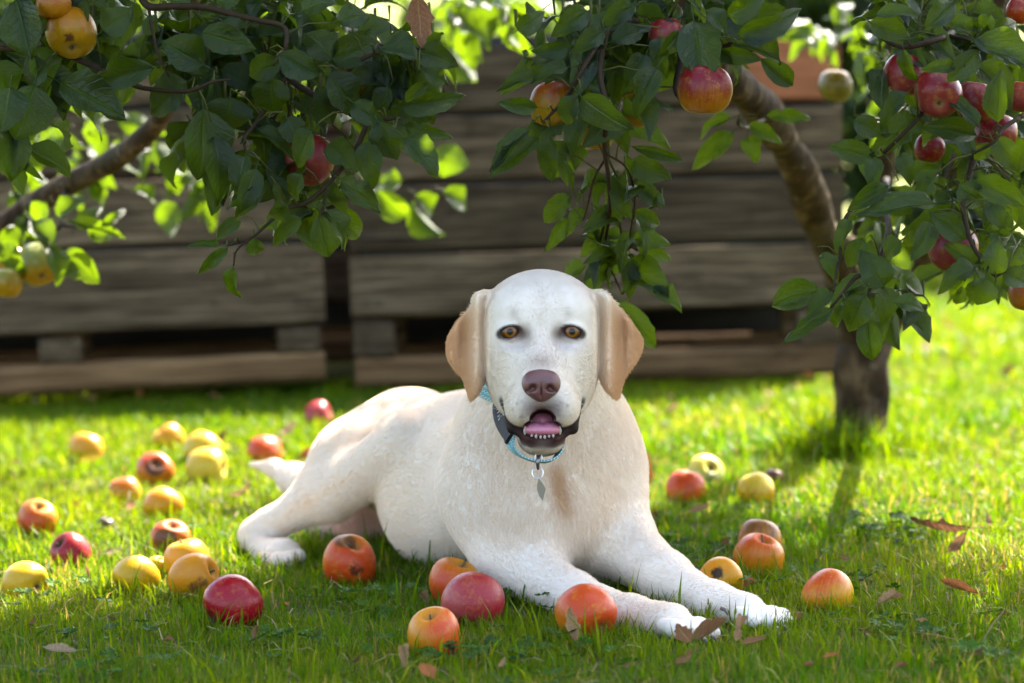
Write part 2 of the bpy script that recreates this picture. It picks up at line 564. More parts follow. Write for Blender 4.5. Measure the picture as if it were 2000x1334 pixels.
# rump, thigh, lower leg, hind foot
limb([(792, 880, 3.76, 108), (735, 890, 3.74, 95)], k=0.05, flow=(-0.6, 0.3, -0.5))
limb([(752, 872, 3.64, 88), (635, 958, 3.58, 50)], k=0.04, flow=(-0.7, 0, -0.6))
limb([(790, 872, 3.46, 60), (650, 968, 3.54, 50)], k=0.014, flow=(-0.7, 0, -0.6))
limb([(640, 962, 3.56, 49), (525, 1028, 3.58, 29)], k=0.03)
limb([(525, 1028, 3.58, 29), (497, 1046, 3.58, 27)], k=0.02)
limb([(497, 1046, 3.58, 27), (522, 1082, 3.53, 25), (552, 1086, 3.50, 25)], k=0.015)
ball(552, 1080, 3.50, 34, 40, 25, k=0.02, flow=(0.2, -1, -0.3))
for (tx, ty, tY, tr) in ((522, 1090, 3.475, 16), (543, 1094, 3.455, 17), (564, 1093, 3.455, 17), (583, 1086, 3.48, 14)):
    ball(tx, ty, tY, tr, tr * 1.7, tr * 1.0, k=0.005, flow=(0.2, -1, -0.3))
ball(690, 892, 3.60, 72, 80, 66, k=0.05, flow=(-0.7, 0, -0.6))
ball(786, 838, 3.50, 46, 60, 38, k=0.02, flow=(-0.5, 0.2, -0.6))
# far hind leg and belly
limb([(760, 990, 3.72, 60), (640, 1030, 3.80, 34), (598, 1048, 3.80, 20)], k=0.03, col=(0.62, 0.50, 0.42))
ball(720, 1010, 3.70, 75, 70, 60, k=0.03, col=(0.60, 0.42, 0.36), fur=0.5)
# tail
limb([(700, 935, 3.88, 48), (610, 948, 4.02, 38), (572, 934, 4.10, 27), (535, 914, 4.14, 13), (478, 905, 4.16, 2.5)], k=0.02)
# fore leg beside the apples
ball(948, 935, 3.18, 72, 90, 125, k=0.022, flow=(0.1, 0.1, -1))
limb([(940, 960, 3.20, 85), (990, 1092, 3.16, 62)], k=0.04, flow=(0.1, 0, -1))
limb([(1005, 1095, 3.14, 66), (1120, 1165, 2.99, 44)], k=0.03)
limb([(1120, 1165, 2.99, 44), (1235, 1203, 2.87, 34)], k=0.02)
limb([(1235, 1203, 2.87, 35), (1315, 1216, 2.80, 37)], k=0.02)
def paw(cx, cy, Y, w, dx=22, dY=0.010, k=0.0042):
    """four long toes side by side at the front of a fore paw"""
    for (u, out, r) in ((-1.5, 0.0, 0.88), (-0.5, 1.0, 1.0), (0.5, 1.0, 1.0), (1.5, 0.0, 0.88)):
        x, YY = cx + dx * u, Y + dY * u
        a = P(x - 16, cy - 13 + 2 * abs(u), YY + 0.016); m = P(x + 4 + 4 * out, cy - 7 + 2 * abs(u), YY - 0.002); b = P(x + 16 + 7 * out, cy + 5, YY - 0.015 - 0.006 * out)
        D.rc(a, m, w * 0.92 * r * S(Y), w * r * S(Y), k=k, fur=0.17, flow=(0.5, -0.8, -0.3))
        D.rc(m, b, w * r * S(Y), w * 0.78 * r * S(Y), k=0.006, fur=0.15, flow=(0.5, -0.8, -0.3))
paw(1346, 1231, 2.775, 19)
# fore leg on the open side
limb([(1180, 930, 3.22, 74), (1205, 1060, 3.17, 66)], k=0.05, flow=(0.1, 0, -1))
limb([(1215, 1065, 3.15, 68), (1300, 1128, 3.03, 47)], k=0.03)
limb([(1300, 1128, 3.03, 47), (1395, 1180, 2.93, 36)], k=0.02)
limb([(1395, 1178, 2.93, 37), (1460, 1196, 2.875, 36)], k=0.02)
paw(1490, 1209, 2.85, 18.5)

# ---- head, in its own frame: photograph pixels from (1058, 700), x right, y away, z up
HS = S(3.0)
HO = P(1058, 700, 3.0)
HM = np.stack([RIGHT, FWD, UPV], 1)
def H(x, y, z): return HO + HM @ np.array((x, y, z), float) * HS
def hel(c, r, k=14, rot=None, **kw):
    M = HM
    if rot is not None:
        M = HM @ np.array(Matrix.Rotation(R_(rot[0]), 3, rot[1]))
    if 'flow' in kw: kw['flow'] = HM @ np.array(kw['flow'], float)
    D.el(H(*c), np.array(r) * HS, M=M, k=k * HS, **kw)
def hrc(a, b, ra, rb, k=14, **kw):
    if 'flow' in kw: kw['flow'] = HM @ np.array(kw['flow'], float)
    D.rc(H(*a), H(*b), ra * HS, rb * HS, k=k * HS, **kw)

hel((0, 45, 66), (107, 118, 96), k=40, fur=0.25, flow=(0, 0.8, 1))             # cranium
hel((0, 60, 134), (50, 70, 31), k=50, fur=0.2, flow=(0, 0.8, 1))              # crown
for s in (-1, 1): hel((s * 52, 52, 98), (52, 70, 46), k=40, fur=0.2, flow=(s * 0.3, 0.8, 1))
for s in (-1, 1):
    hel((s * 44, -30, 88), (50, 46, 46), k=40, fur=0.18, flow=(s * 0.4, 0.8, 0.8))   # brow
    hel((s * 60, 15, -12), (50, 80, 80), k=45, fur=0.28, flow=(s * 0.6, 0.6, -0.3))  # cheek
    hel((s * 48, -38, 8), (40, 42, 46), k=35, fur=0.2, flow=(s * 0.7, 0.5, -0.2))
for s in (-1, 1):
    hel((s * 60, -28, -58), (34, 62, 56), k=35, fur=0.24, flow=(s * 0.6, 0.7, -0.5))
hrc((0, -25, 28), (0, -128, -52), 56, 44, k=40, fur=0.22, flow=(0, 0.6, 1))    # bridge
for s in (-1, 1):
    hel((s * 34, -120, -88), (35, 50, 43), k=20, fur=0.22, flow=(s, 0.7, -0.5))   # upper lips
    hel((s * 46, -88, -94), (26, 45, 38), k=18, fur=0.22, flow=(s, 0.7, -0.5))
hrc((0, 10, -118), (0, -60, -142), 62, 42, k=25, fur=0.3, flow=(0, 0.8, -0.6))   # lower jaw
hel((0, -82, -155), (45, 68, 31), k=16, fur=0.3, flow=(0, 0.8, -0.6))
# mouth
hel((0, -152, -113), (24, 66, 17), k=6, op='-')
hel((0, -154, -131), (37, 66, 17), k=6, op='-')
# dark lips: both hanging corners, and the lower lip
for s in (-1, 1):
    hrc((s * 70, -72, -84), (s * 67, -90, -106), 2.5, 5, k=5, col=LIP, fur=0)
    hrc((s * 67, -90, -106), (s * 58, -102, -133), 5.5, 10 if s < 0 else 11.5, k=6, col=LIP, fur=0)
    hrc((s * 57, -100, -133), (s * 44, -112, -140), 10, 8, k=6, col=LIP, fur=0)
    hrc((s * 42, -110, -144), (s * 24, -138, -152), 7, 4.5, k=5, col=LIPP, fur=0)
hrc((-24, -138, -152), (24, -138, -152), 4.5, 4.5, k=5, col=LIPP, fur=0)
for p in D.p:
    if p['col'] in (LIP, LIPP): p['tau'] = 0.0013; p['wt'] = 900.0
# eye openings, cut where the face surface lies
def face_y(x, z):
    ys = np.arange(-200, 60, 1.0)
    d = D.dist(np.array([H(x, y, z) for y in ys]))
    return ys[np.argmax(d < 0)]
EYES = []
for ex in (-62, 58):
    s = 1 if ex > 0 else -1
    fy = face_y(ex, 52)
    hel((ex - s * 18, fy - 12, 40), (17, 22, 18), k=22, op='-')
    hel((ex + s * 4, fy - 14, 36), (20, 17, 7), k=16, op='-')
    EYES.append((ex, fy + 15.5, 52))
for ex, ey, ez in EYES:
    s = 1 if ex > 0 else -1
    hel((ex, ey, ez), (26, 24, 21), k=9, fur=0.12, flow=(s, 0.6, 0.6))                                # lids over the eyeball
    hel((ex + s * 1, ey - 22, ez - 2.0), (21.5, 22, 10.2), k=4, rot=(s * 12, 'Y'), op='-')
def ear(s, poly, fold):
    poly = spline(list(poly) + [poly[0]], 44)[:-1]
    def f(X):
        q = (X - HO) @ HM / HS
        x, y, z = q[:, 0] * s, q[:, 1], q[:, 2]
        p = np.stack([x, z], 1)
        d = np.full(len(p), 1e9); sg = np.ones(len(p))
        n = len(poly)
        for i in range(n):
            a, b = poly[i], poly[i - 1]
            e = b - a; w = p - a
            t = np.clip((w @ e) / (e @ e), 0, 1)
            d = np.minimum(d, ((w - t[:, None] * e) ** 2).sum(1))
            c1 = p[:, 1] >= a[1]; c2 = p[:, 1] < b[1]; c3 = e[0] * w[:, 1] > e[1] * w[:, 0]
            sg = np.where((c1 & c2 & c3) | (~c1 & ~c2 & ~c3), -sg, sg)
        d2 = sg * np.sqrt(d)
        u = x - fold
        yc = 22 + 0.42 * np.maximum(u, 0) - 32 * np.exp(-(u / 15.0) ** 2) + 12 * np.exp(-((u - 26) / 10.0) ** 2) * sstep(z, -40, 40) - 9 * np.exp(-((u - 48) / 16.0) ** 2) + 0.12 * np.maximum(z, 0) - 0.10 * np.minimum(z, 0) * 0 + 5 * np.sin(z / 26.0)
        th = 8.5
        a = np.maximum(d2 + 7, -20); b = np.abs(y - yc) * 0.86 - (th - 7)
        return (np.minimum(np.maximum(a, b), 0) + np.hypot(np.maximum(a, 0), np.maximum(b, 0)) - 7) * HS
    c = H(s * 145, 40, 20)
    D.fn(f, c, 135 * HS, k=9 * HS, col=EAR, fur=0.45, flow=HM @ np.array((s * 0.35, 0.1, -1.0)))
    D.p[-1]['tau'] = 0.004
ear(-1, [(98, 126), (124, 128), (132, 110), (158, 82), (180, 50), (187, 26), (184, 2), (172, -18), (156, -36), (147, -62), (140, -80), (126, -72), (114, -50), (107, -20), (104, 20), (102, 70)], 128)
ear(1, [(98, 126), (122, 130), (136, 118), (158, 96), (184, 62), (199, 38), (198, 18), (186, -6), (168, -30), (158, -54), (152, -76), (138, -74), (120, -54), (110, -24), (108, 20), (104, 70)], 132)
hel((-112, 40, 112), (24, 26, 20), k=16, fur=0.5, flow=(-0.6, 0, -1))
hel((112, 40, 112), (24, 26, 20), k=16, fur=0.5, flow=(0.6, 0, -1))

dog_V, dog_F = D.mesh((-0.46, 2.60, -0.02), (0.42, 4.30, 0.47), 0.0027)

def coat(X):
    C, L, Fl = D.blend(X)
    q = (X - HO) @ HM / HS
    x, y, z = q[:, 0], q[:, 1], q[:, 2]
    def mixc(m, col):
        nonlocal C
        m = np.clip(m, 0, 1)[:, None]
        C = C * (1 - m) + np.array(col) * m
    # warm patches of the coat
    pale = sstep(C.max(1), 0.2, 0.45)
    warm = sstep(wob(X, 22, 3), 0.1, 1.0) * 0.35 * pale
    mixc(warm, (0.68, 0.55, 0.39))
    # image-plane coordinates of every point, for marks that the coat carries
    v = X - CPOS
    dep = v @ FWD
    px = 1000 + FPX * (v @ RIGHT) / dep; py = 667 - FPX * (v @ UPV) / dep
    chest = np.exp(-((px - 1092 - (py - 950) * 0.22 - 6 * wob(X, 60, 8)) / 17) ** 2) * sstep(py, 890, 925) * (1 - sstep(py, 975, 1040))
    mixc(chest * 0.85 * (dep < 3.3), (0.52, 0.31, 0.15))
    mixc(0.55 * np.exp(-((px - 625) / 75) ** 2 - ((py - 965 - (px - 625) * -0.6) / 14) ** 2), (0.76, 0.58, 0.40))
    earm = (np.abs(x) > 98) & (z > -95) & (z < 140) & (y < 130) & (np.abs(x) < 215)
    mixc(0.75 * earm * (1 - sstep(np.abs(x), 116, 152)) * sstep(z, -80, 10), (0.86, 0.72, 0.55))
    mixc(0.6 * earm * sstep(z, 70, 125), (0.86, 0.74, 0.58))
    head = (y < 90) & (z > -190) & (z < 175) & (np.abs(x) < 100)
    front = head & (y < 20)
    mixc(0.75 * np.exp(-((x / 25) ** 2 + ((z + 6) / 15) ** 2)) * front, (0.24, 0.155, 0.11))
    mixc(0.28 * np.exp(-(np.abs(x) / 34) ** 2) * sstep(z, -60, -20) * (1 - sstep(z, 30, 90)) * front, (0.58, 0.43, 0.30))
    mixc(0.60 * np.exp(-((np.abs(x) - 82) / 28) ** 2 - ((z + 20) / 70) ** 2) * front * pale, (0.62, 0.49, 0.34))
    mixc(0.22 * (0.5 + 0.5 * wob(X, 260, 12)) * head * pale, (0.58, 0.47, 0.35))
    mixc(0.30 * np.exp(-(x / 9) ** 2) * sstep(z, 40, 80) * head * (1 - sstep(z, 120, 150)), (0.60, 0.50, 0.38))
    mixc(0.90 * np.exp(-((x / 40) ** 4 + ((z + 94) / 24) ** 2)) * front * (y < -100), (0.115, 0.066, 0.066))
    spots = np.clip(wob(X, 900, 5) - 0.35, 0, 1) * np.exp(-((np.abs(x) - 44) / 22) ** 2 - ((z + 95) / 26) ** 2)
    mixc(0.8 * spots * front, (0.16, 0.10, 0.095))
    for ex, ey, ez in EYES:
        s = 1 if ex > 0 else -1
        dx, dz = (x - ex) * s, z - ez
        e = np.hypot((dx - 1) / 24.5, (dz + 1 + 0.16 * dx) / 14.2)
        mixc(0.97 * (1 - sstep(e, 0.92, 1.22)) * front, (0.011, 0.0050, 0.0038))
        e2 = np.hypot((dx + 24) / 15, (dz + 4) / 15)
        mixc(0.88 * np.exp(-e2 ** 2) * front, (0.062, 0.025, 0.019))
        mixc(0.38 * np.exp(-np.hypot((dx + 4) / 30, (dz + 24) / 16) ** 2) * front, (0.36, 0.29, 0.29))
        mixc(0.35 * np.exp(-np.hypot((dx + 8) / 10, (dz - 34) / 12) ** 2) * front, (0.30, 0.21, 0.17))
        L = np.where(front & (e < 1.1), 0, L)
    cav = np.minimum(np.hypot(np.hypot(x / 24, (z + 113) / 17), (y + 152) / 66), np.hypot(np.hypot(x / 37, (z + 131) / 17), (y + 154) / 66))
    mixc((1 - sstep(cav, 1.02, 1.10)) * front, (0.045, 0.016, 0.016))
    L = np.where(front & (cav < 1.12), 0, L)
    chin = np.exp(-((z + 163) / 5) ** 2) * (y < -90) * (np.abs(x) < 44) * sstep(wob(X, 500, 7), -0.7, 0.6)
    mixc(0.7 * chin * front, (0.06, 0.034, 0.030))
    nose = np.hypot(np.hypot((x + 2) / 40, (z + 50) / 36), (y + 170) / 40)
    L = np.where(nose < 0.9, 0, L)
    return C, L, Fl

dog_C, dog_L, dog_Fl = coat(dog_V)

tm = NT("dog_skin")
vc = tm.n("ShaderNodeVertexColor", layer_name="tint").outputs[0]
nz = tm.noise(tm.coord(), 420, 3, 0.6)
M_SKIN = tm.done(tm.principled(vc, 0.62, tm.bump(nz, 0.25, 0.002), Specular_IOR_Level=0.14))

tm = NT("dog_fur")
at = tm.n("ShaderNodeAttribute", attribute_name="tint").outputs["Color"]
rnd = tm.n("ShaderNodeHairInfo").outputs["Random"]
fc = tm.mix(tm.math('MULTIPLY', rnd, 0.26), at, tm.mix(1.0, at, (0.78, 0.70, 0.58), 'MULTIPLY'))
M_FUR = tm.done(tm.mixsh(0.36, tm.principled(fc, 0.55, Specular_IOR_Level=0.08), tm.translucent(fc)))

dog = empty("dog", (float(HO[0]), 3.3, 0.0))
tag(dog, "cream short-haired dog lying on the lawn with open mouth and tan ears", "dog")
DOFF = np.array(dog.location)
def dpart(name, V, F, mat, parent=None, smooth=True):
    me = mesh_np(name, np.asarray(V) - DOFF, F, smooth)
    return obj(name, me, mat, parent if parent is not None else dog)
body_me = mesh_np("body", dog_V - DOFF, dog_F)
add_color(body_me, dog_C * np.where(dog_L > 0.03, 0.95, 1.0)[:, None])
dog_body = obj("body", body_me, M_SKIN, dog)

# ---- coat of short hair
def make_fur(N):
    rs = np.random.RandomState(11)
    tri = np.concatenate([dog_F[:, [0, 1, 2]], dog_F[:, [0, 2, 3]]])
    a, b, c = dog_V[tri[:, 0]], dog_V[tri[:, 1]], dog_V[tri[:, 2]]
    nrm = np.cross(b - a, c - a)
    area = np.linalg.norm(nrm, axis=1) / 2
    nrm /= (2 * area[:, None] + 1e-12)
    cen = (a + b + c) / 3
    view = CPOS - cen; view /= np.linalg.norm(view, axis=1)[:, None]
    vis = (nrm * view).sum(1)
    q = (cen - HO) @ HM / HS
    headz = (q[:, 2] > -190) & (q[:, 1] < 90) & (np.abs(q[:, 0]) < 210)
    w = area * (dog_L[tri[:, 0]] > 0.03) * np.where(vis > -0.25, 1.0, 0.12) * np.where(headz, 3.2, 1.0) * np.where(cen[:, 2] < 0.004, 0, 1)
    w /= w.sum()
    def sample(n):
        t = rs.choice(len(tri), n, p=w)
        u, v = rs.rand(n), rs.rand(n)
        m = u + v > 1; u[m], v[m] = 1 - u[m], 1 - v[m]
        k0, k1, k2 = (1 - u - v)[:, None], u[:, None], v[:, None]
        i0, i1, i2 = tri[t, 0], tri[t, 1], tri[t, 2]
        X = dog_V[i0] * k0 + dog_V[i1] * k1 + dog_V[i2] * k2
        Cc = dog_C[i0] * k0 + dog_C[i1] * k1 + dog_C[i2] * k2
        Ff = dog_Fl[i0] * k0 + dog_Fl[i1] * k1 + dog_Fl[i2] * k2
        Ll = dog_L[i0] * (1 - u - v) + dog_L[i1] * u + dog_L[i2] * v
        return X, nrm[t], Cc, Ff, Ll
    def strands(X, n, Ff, Ll, jit):
        f = Ff + 0.20 * np.stack([wob(X, 45, 21), wob(X, 45, 22), wob(X, 45, 23)], 1) + rs.normal(size=X.shape) * jit
        f -= n * (f * n).sum(1)[:, None]
        f /= np.linalg.norm(f, axis=1)[:, None] + 1e-9
        ln = 0.0150 * np.clip(Ll, 0.08, 1.3) * (0.75 + 0.5 * rs.rand(len(X)))
        lift = 0.26 + 0.08 * rs.normal(size=len(X))
        d0 = f * 0.75 + n * (lift + 0.25)[:, None]; d1 = f + n * (lift * 0.6)[:, None]; d2 = f + n * (lift * 0.15)[:, None]
        p0 = X - n * 0.0006
        p1 = p0 + d0 * (ln * 0.34)[:, None]; p2 = p1 + d1 * (ln * 0.34)[:, None]; p3 = p2 + d2 * (ln * 0.32)[:, None]
        return np.stack([p0, p1, p2, p3], 1)
    from mathutils.kdtree import KDTree
    K = N // 10
    gX, gn, gC, gF, gL = sample(K)
    gs = strands(gX, gn, gF, gL, 0.22)
    kd = KDTree(K)
    for i, p in enumerate(gX): kd.insert(p, i)
    kd.balance()
    X, n, Cc, Ff, Ll = sample(N)
    st = strands(X, n, Ff, Ll, 0.10)
    near = np.array([kd.find(p)[1] for p in X])
    tw = gs[near]
    same = ((n * gn[near]).sum(1) > 0.7)[:, None] * np.clip(Ll * 1.6 - 0.25, 0.0, 1.0)[:, None]
    for j, cl in ((1, 0.05), (2, 0.18), (3, 0.32)):
        st[:, j] += same * (tw[:, j] - st[:, j]) * cl
    crv = bpy.data.hair_curves.new("fur")
    crv.add_curves([4] * N)
    crv.attributes["position"].data.foreach_set("vector", (st - DOFF).astype(np.float32).ravel())
    ra = crv.attributes.get("radius") or crv.attributes.new("radius", 'FLOAT', 'POINT')
    rr = np.tile(np.array((0.00022, 0.00020, 0.00014, 0.00003), np.float32), (N, 1)) * np.clip(0.45 + 0.7 * Ll, 0.45, 1.1)[:, None]
    ra.data.foreach_set("value", rr.astype(np.float32).ravel())
    qh = (X - HO) @ HM / HS
    onhead = (qh[:, 2] > -190) & (qh[:, 1] < 90) & (np.abs(qh[:, 0]) < 210)
    Cc = np.clip(Cc * np.where(onhead, 1.02, 1.17)[:, None], 0, 0.95)
    ca = crv.attributes.new("tint", 'FLOAT_COLOR', 'CURVE')
    ca.data.foreach_set("color", np.concatenate([Cc, np.ones((N, 1))], 1).astype(np.float32).ravel())
    crv.materials.append(M_FUR)
    o = bpy.data.objects.new("fur", crv)
    link(o, dog)
    o["kind"] = "stuff"
make_fur(FUR_N)

# ---- eyes
te = NT("dog_eye")
oc = te.coord("Object")
sx = te.n("ShaderNodeSeparateXYZ"); te.l(oc, sx.inputs[0])
rad = te.math('SQRT', te.math('ADD', te.math('MULTIPLY', sx.outputs[0], sx.outputs[0]), te.math('MULTIPLY', sx.outputs[1], sx.outputs[1])))
ang = te.math('ARCTAN2', sx.outputs[1], sx.outputs[0])
cmb = te.n("ShaderNodeCombineXYZ"); te.l(te.math('MULTIPLY', ang, 5.0), cmb.inputs[0]); te.l(te.math('MULTIPLY', rad, 1.5), cmb.inputs[1])
fib = te.noise(cmb.outputs[0], 3.0, 3, 0.6)
col = te.ramp(rad, [(0.0, (0.002, 0.002, 0.002)), (0.265, (0.002, 0.002, 0.002)), (0.30, (0.085, 0.028, 0.003)), (0.45, (0.215, 0.082, 0.007)), (0.58, (0.075, 0.024, 0.003)), (0.68, (0.012, 0.006, 0.004)), (1.0, (0.03, 0.016, 0.012))])
col = te.mix(te.math('MULTIPLY', fib, 0.55), col, (0.12, 0.04, 0.006))
col = te.mix(te.math('LESS_THAN', rad, 0.28), col, (0.002, 0.002, 0.002))
M_EYE = te.done(te.principled(col, 0.3, Coat_Weight=0.4, Coat_Roughness=0.02, Specular_IOR_Level=0.2))
def uv_sphere(nu=32, nv=20):
    V, F = [], []
    for j in range(nv + 1):
        th = math.pi * j / nv
        for i in range(nu):
            ph = 2 * math.pi * i / nu
            V.append((math.sin(th) * math.cos(ph), math.sin(th) * math.sin(ph), math.cos(th)))
    for j in range(nv):
        for i in range(nu):
            F.append((j * nu + i, (j + 1) * nu + i, (j + 1) * nu + (i + 1) % nu, j * nu + (i + 1) % nu))
    return np.array(V), np.array(F)
SPH = uv_sphere()
for ex, ey, ez in EYES:
    me = mesh_np("eye", SPH[0], SPH[1])
    o = obj("eye", me, M_EYE, dog)
    gaze = CPOS - H(ex, ey, ez); gaze /= np.linalg.norm(gaze)
    rot = Vector(gaze).to_track_quat('Z', 'Y').to_matrix().to_4x4()
    o.matrix_local = Matrix.Translation(H(ex, ey, ez) - DOFF) @ rot @ Matrix.Scale(20 * HS, 4)

# ---- nose
N_ = Shape()
def nel(c, r, k=6, op='+', rot=None):
    M = HM if rot is None else HM @ np.array(Matrix.Rotation(R_(rot[0]), 3, rot[1]))
    N_.el(H(c[0] - 3, c[1] - 172, c[2] - 49), np.array(r) * HS, M=M, k=k * HS, op=op, col=(0, 0, 0))
nel((0, 6, 8), (33, 25, 22)); nel((-17, 2, 1), (19, 22, 22), k=10); nel((17, 2, 1), (19, 22, 22), k=10)
nel((0, 4, -13), (19, 19, 19), k=12)
for s in (-1, 1):
    nel((s * 16, -22, -6), (7.5, 16, 7), k=5, op='-')
    nel((s * 24, -17, -11), (10, 12, 3.2), k=4, op='-', rot=(s * 22, 'Y'))
nel((0, -24, -16), (1.6, 14, 16), k=4, op='-')
nc = H(-3, -172, -49)
nV, nF = N_.mesh(nc - 0.034, nc + 0.034, 0.0009)
tn = NT("dog_nose")
vor = tn.n("ShaderNodeTexVoronoi"); vor.inputs["Scale"].default_value = 900; tn.l(tn.coord(), vor.inputs["Vector"])
n2 = tn.noise(tn.coord(), 60, 3)
ncol = tn.mix(n2, (0.085, 0.030, 0.026), (0.165, 0.068, 0.058))
M_NOSE = tn.done(tn.principled(ncol, 0.36, tn.bump(vor.outputs["Distance"], 0.35, 0.0008), Specular_IOR_Level=0.5))
nose_o = dpart("nose", nV, nF, M_NOSE)

# ---- tongue and teeth
T_ = Shape()
def tel(c, r, k=6, op='+'):
    T_.el(H(*c), np.array(r) * HS, M=HM, k=k * HS, op=op, col=(0, 0, 0))
tel((0, -104, -133), (36, 52, 15)); tel((0, -124, -136), (33, 34, 12), k=8); tel((0, -86, -120), (29, 34, 18), k=10)
tel((0, -146, -120), (4, 26, 3.5), k=8, op='-')
tc = H(0, -115, -135)
tV, tF = T_.mesh(tc - 0.042, tc + 0.042, 0.0011)
tt_ = NT("tongue")
tcol = tt_.mix(tt_.noise(tt_.coord(), 300, 3), (0.40, 0.115, 0.165), (0.52, 0.19, 0.25))
M_TONGUE = tt_.done(tt_.principled(tcol, 0.38, tt_.bump(tt_.noise(tt_.coord(), 900, 2), 0.2, 0.001), Subsurface_Weight=0.2, Subsurface_Radius=(0.01, 0.004, 0.004), Subsurface_Scale=0.3))
dpart("tongue", tV, tF, M_TONGUE)
M_TOOTH = plain("tooth", (0.33, 0.285, 0.22), 0.35)
def tooth(x, y, z, rx, rz):
    V = SPH[0] * np.array((rx, rx * 0.8, rz))
    V[:, :2] *= (1.0 - 0.35 * np.clip(V[:, 2] / rz, 0, 1))[:, None]
    W = HO + (np.array((x, y, z)) + V) @ HM.T * HS
    dpart("tooth", W, SPH[1], M_TOOTH)
for x, tz_ in ((-20.5, 0.8), (-12.5, 1.1), (-4.0, 0.9), (3.8, 1.0), (12.0, 0.75), (19.8, 1.05)):
    tooth(x, -159 + abs(x) * 0.55, -148.2 + abs(x) * 0.14, 2.6 * (0.8 + 0.25 * tz_), 3.8 * tz_)
tooth(-33, -130, -136, 3.4, 9); tooth(33, -130, -136, 3.4, 9)

# ---- claws
M_CLAW = plain("claw", (0.09, 0.06, 0.05), 0.4)
def claw(px, py, Y, dx, dy):
    m = MB()
    p0 = P(px, py, Y); p1 = P(px + dx * 0.6, py + dy * 0.25, Y - 0.006); p2 = P(px + dx, py + dy, Y - 0.010)
    m.tube([p0 - DOFF, p1 - DOFF, p2 - DOFF], [0.0032, 0.0024, 0.0006], 7)
    obj("claw", m.mesh("claw"), M_CLAW, dog)
claw(1410, 1188, 2.84, 12, 14)
for (a, b, c) in ((1392, 1243, 2.735), (1376, 1250, 2.725), (1530, 1224, 2.80), (1518, 1228, 2.79), (541, 1106, 3.425), (563, 1105, 3.425)):
    claw(a, b, c, 7, 8)

# ---- whiskers
wk = bpy.data.hair_curves.new("whisker")
rs_ = np.random.RandomState(3)
pts = []
for s in (-1, 1):
    for (x, z) in ((50, -80), (57, -90), (48, -96), (54, -102), (58, -78)):
        fy = face_y(s * x, z)
        p = np.array((s * x, fy + 1.5, z), float)
        d = np.array((s * 1.0, 0.15 + 0.25 * rs_.rand(), -0.10 + 0.35 * rs_.normal() * 0.4)); L = rs_.uniform(26, 48)
        pts.append([H(*(p + d * L * t + np.array((0, 0.1 * L * t * t, -0.22 * L * t * t)))) for t in (0, 0.33, 0.66, 1.0)])
pts = np.array(pts)
wk.add_curves([4] * len(pts))
wk.attributes["position"].data.foreach_set("vector", (pts - DOFF).astype(np.float32).ravel())
ra = wk.attributes.get("radius") or wk.attributes.new("radius", 'FLOAT', 'POINT')
ra.data.foreach_set("value", np.tile(np.array((0.00014, 0.00012, 0.00009, 0.00003), np.float32), len(pts)))
wk.materials.append(plain("whisker", (0.75, 0.70, 0.62), 0.5))
link(bpy.data.objects.new("whisker", wk), dog)["kind"] = "stuff"
# ------------------------------------------------------------------ collar, worn by the dog
collar = empty("dog_collar", tuple(P(1055, 885, 3.02)))
tag(collar, "teal zigzag dog collar with brown buckle and hanging metal tag", "collar")
KO = np.array(collar.location)
ctr = [(950, 786, 3.08), (966, 822, 3.02), (992, 852, 2.97), (1022, 874, 2.94), (1055, 882, 2.93), (1090, 876, 2.94), (1128, 852, 2.98), (1160, 815, 3.05), (1172, 770, 3.14), (1150, 715, 3.26), (1105, 680, 3.32), (1060, 672, 3.34), (1010, 682, 3.32), (965, 718, 3.24), (946, 756, 3.15)]
def on_coat(p, off):
    p = np.array(p, float)
    for _ in range(8):
        e = 0.003
        d = D.dist(np.array([p, p + (e, 0, 0), p + (0, e, 0), p + (0, 0, e)]))
        g = (d[1:] - d[0]) / e
        g /= np.linalg.norm(g) + 1e-9
        p = p - g * (d[0] - off) * 0.8
    return p, g
cp, cn = [], []
loop = spline([P(*c) for c in ctr] + [P(*ctr[0])], 72)[:-1]
for p in loop:
    v = p - CPOS; ppx = 1000 + FPX * (v @ RIGHT) / (v @ FWD)
    a, b = on_coat(p, 0.0075 if ppx < 1085 or p[1] > 3.2 else -0.004)
    if p[1] < 3.12 and ppx < 1012:
        tc_ = CPOS - a; b = b + 2.6 * tc_ / np.linalg.norm(tc_); b /= np.linalg.norm(b)
    cp.append(a); cn.append(b)
cp, cn = np.array(cp), np.array(cn)
for _ in range(4):
    cp = (np.roll(cp, 1, 0) + cp * 2 + np.roll(cp, -1, 0)) / 4
    cn = (np.roll(cn, 1, 0) + cn * 2 + np.roll(cn, -1, 0)) / 4
tang = np.roll(cp, -1, 0) - np.roll(cp, 1, 0)
tang /= np.linalg.norm(tang, axis=1)[:, None]
cn -= tang * (cn * tang).sum(1)[:, None]
cn /= np.linalg.norm(cn, axis=1)[:, None]
cw = np.cross(tang, cn)
arc = np.concatenate([[0], np.cumsum(np.linalg.norm(np.diff(cp, axis=0), axis=1))])
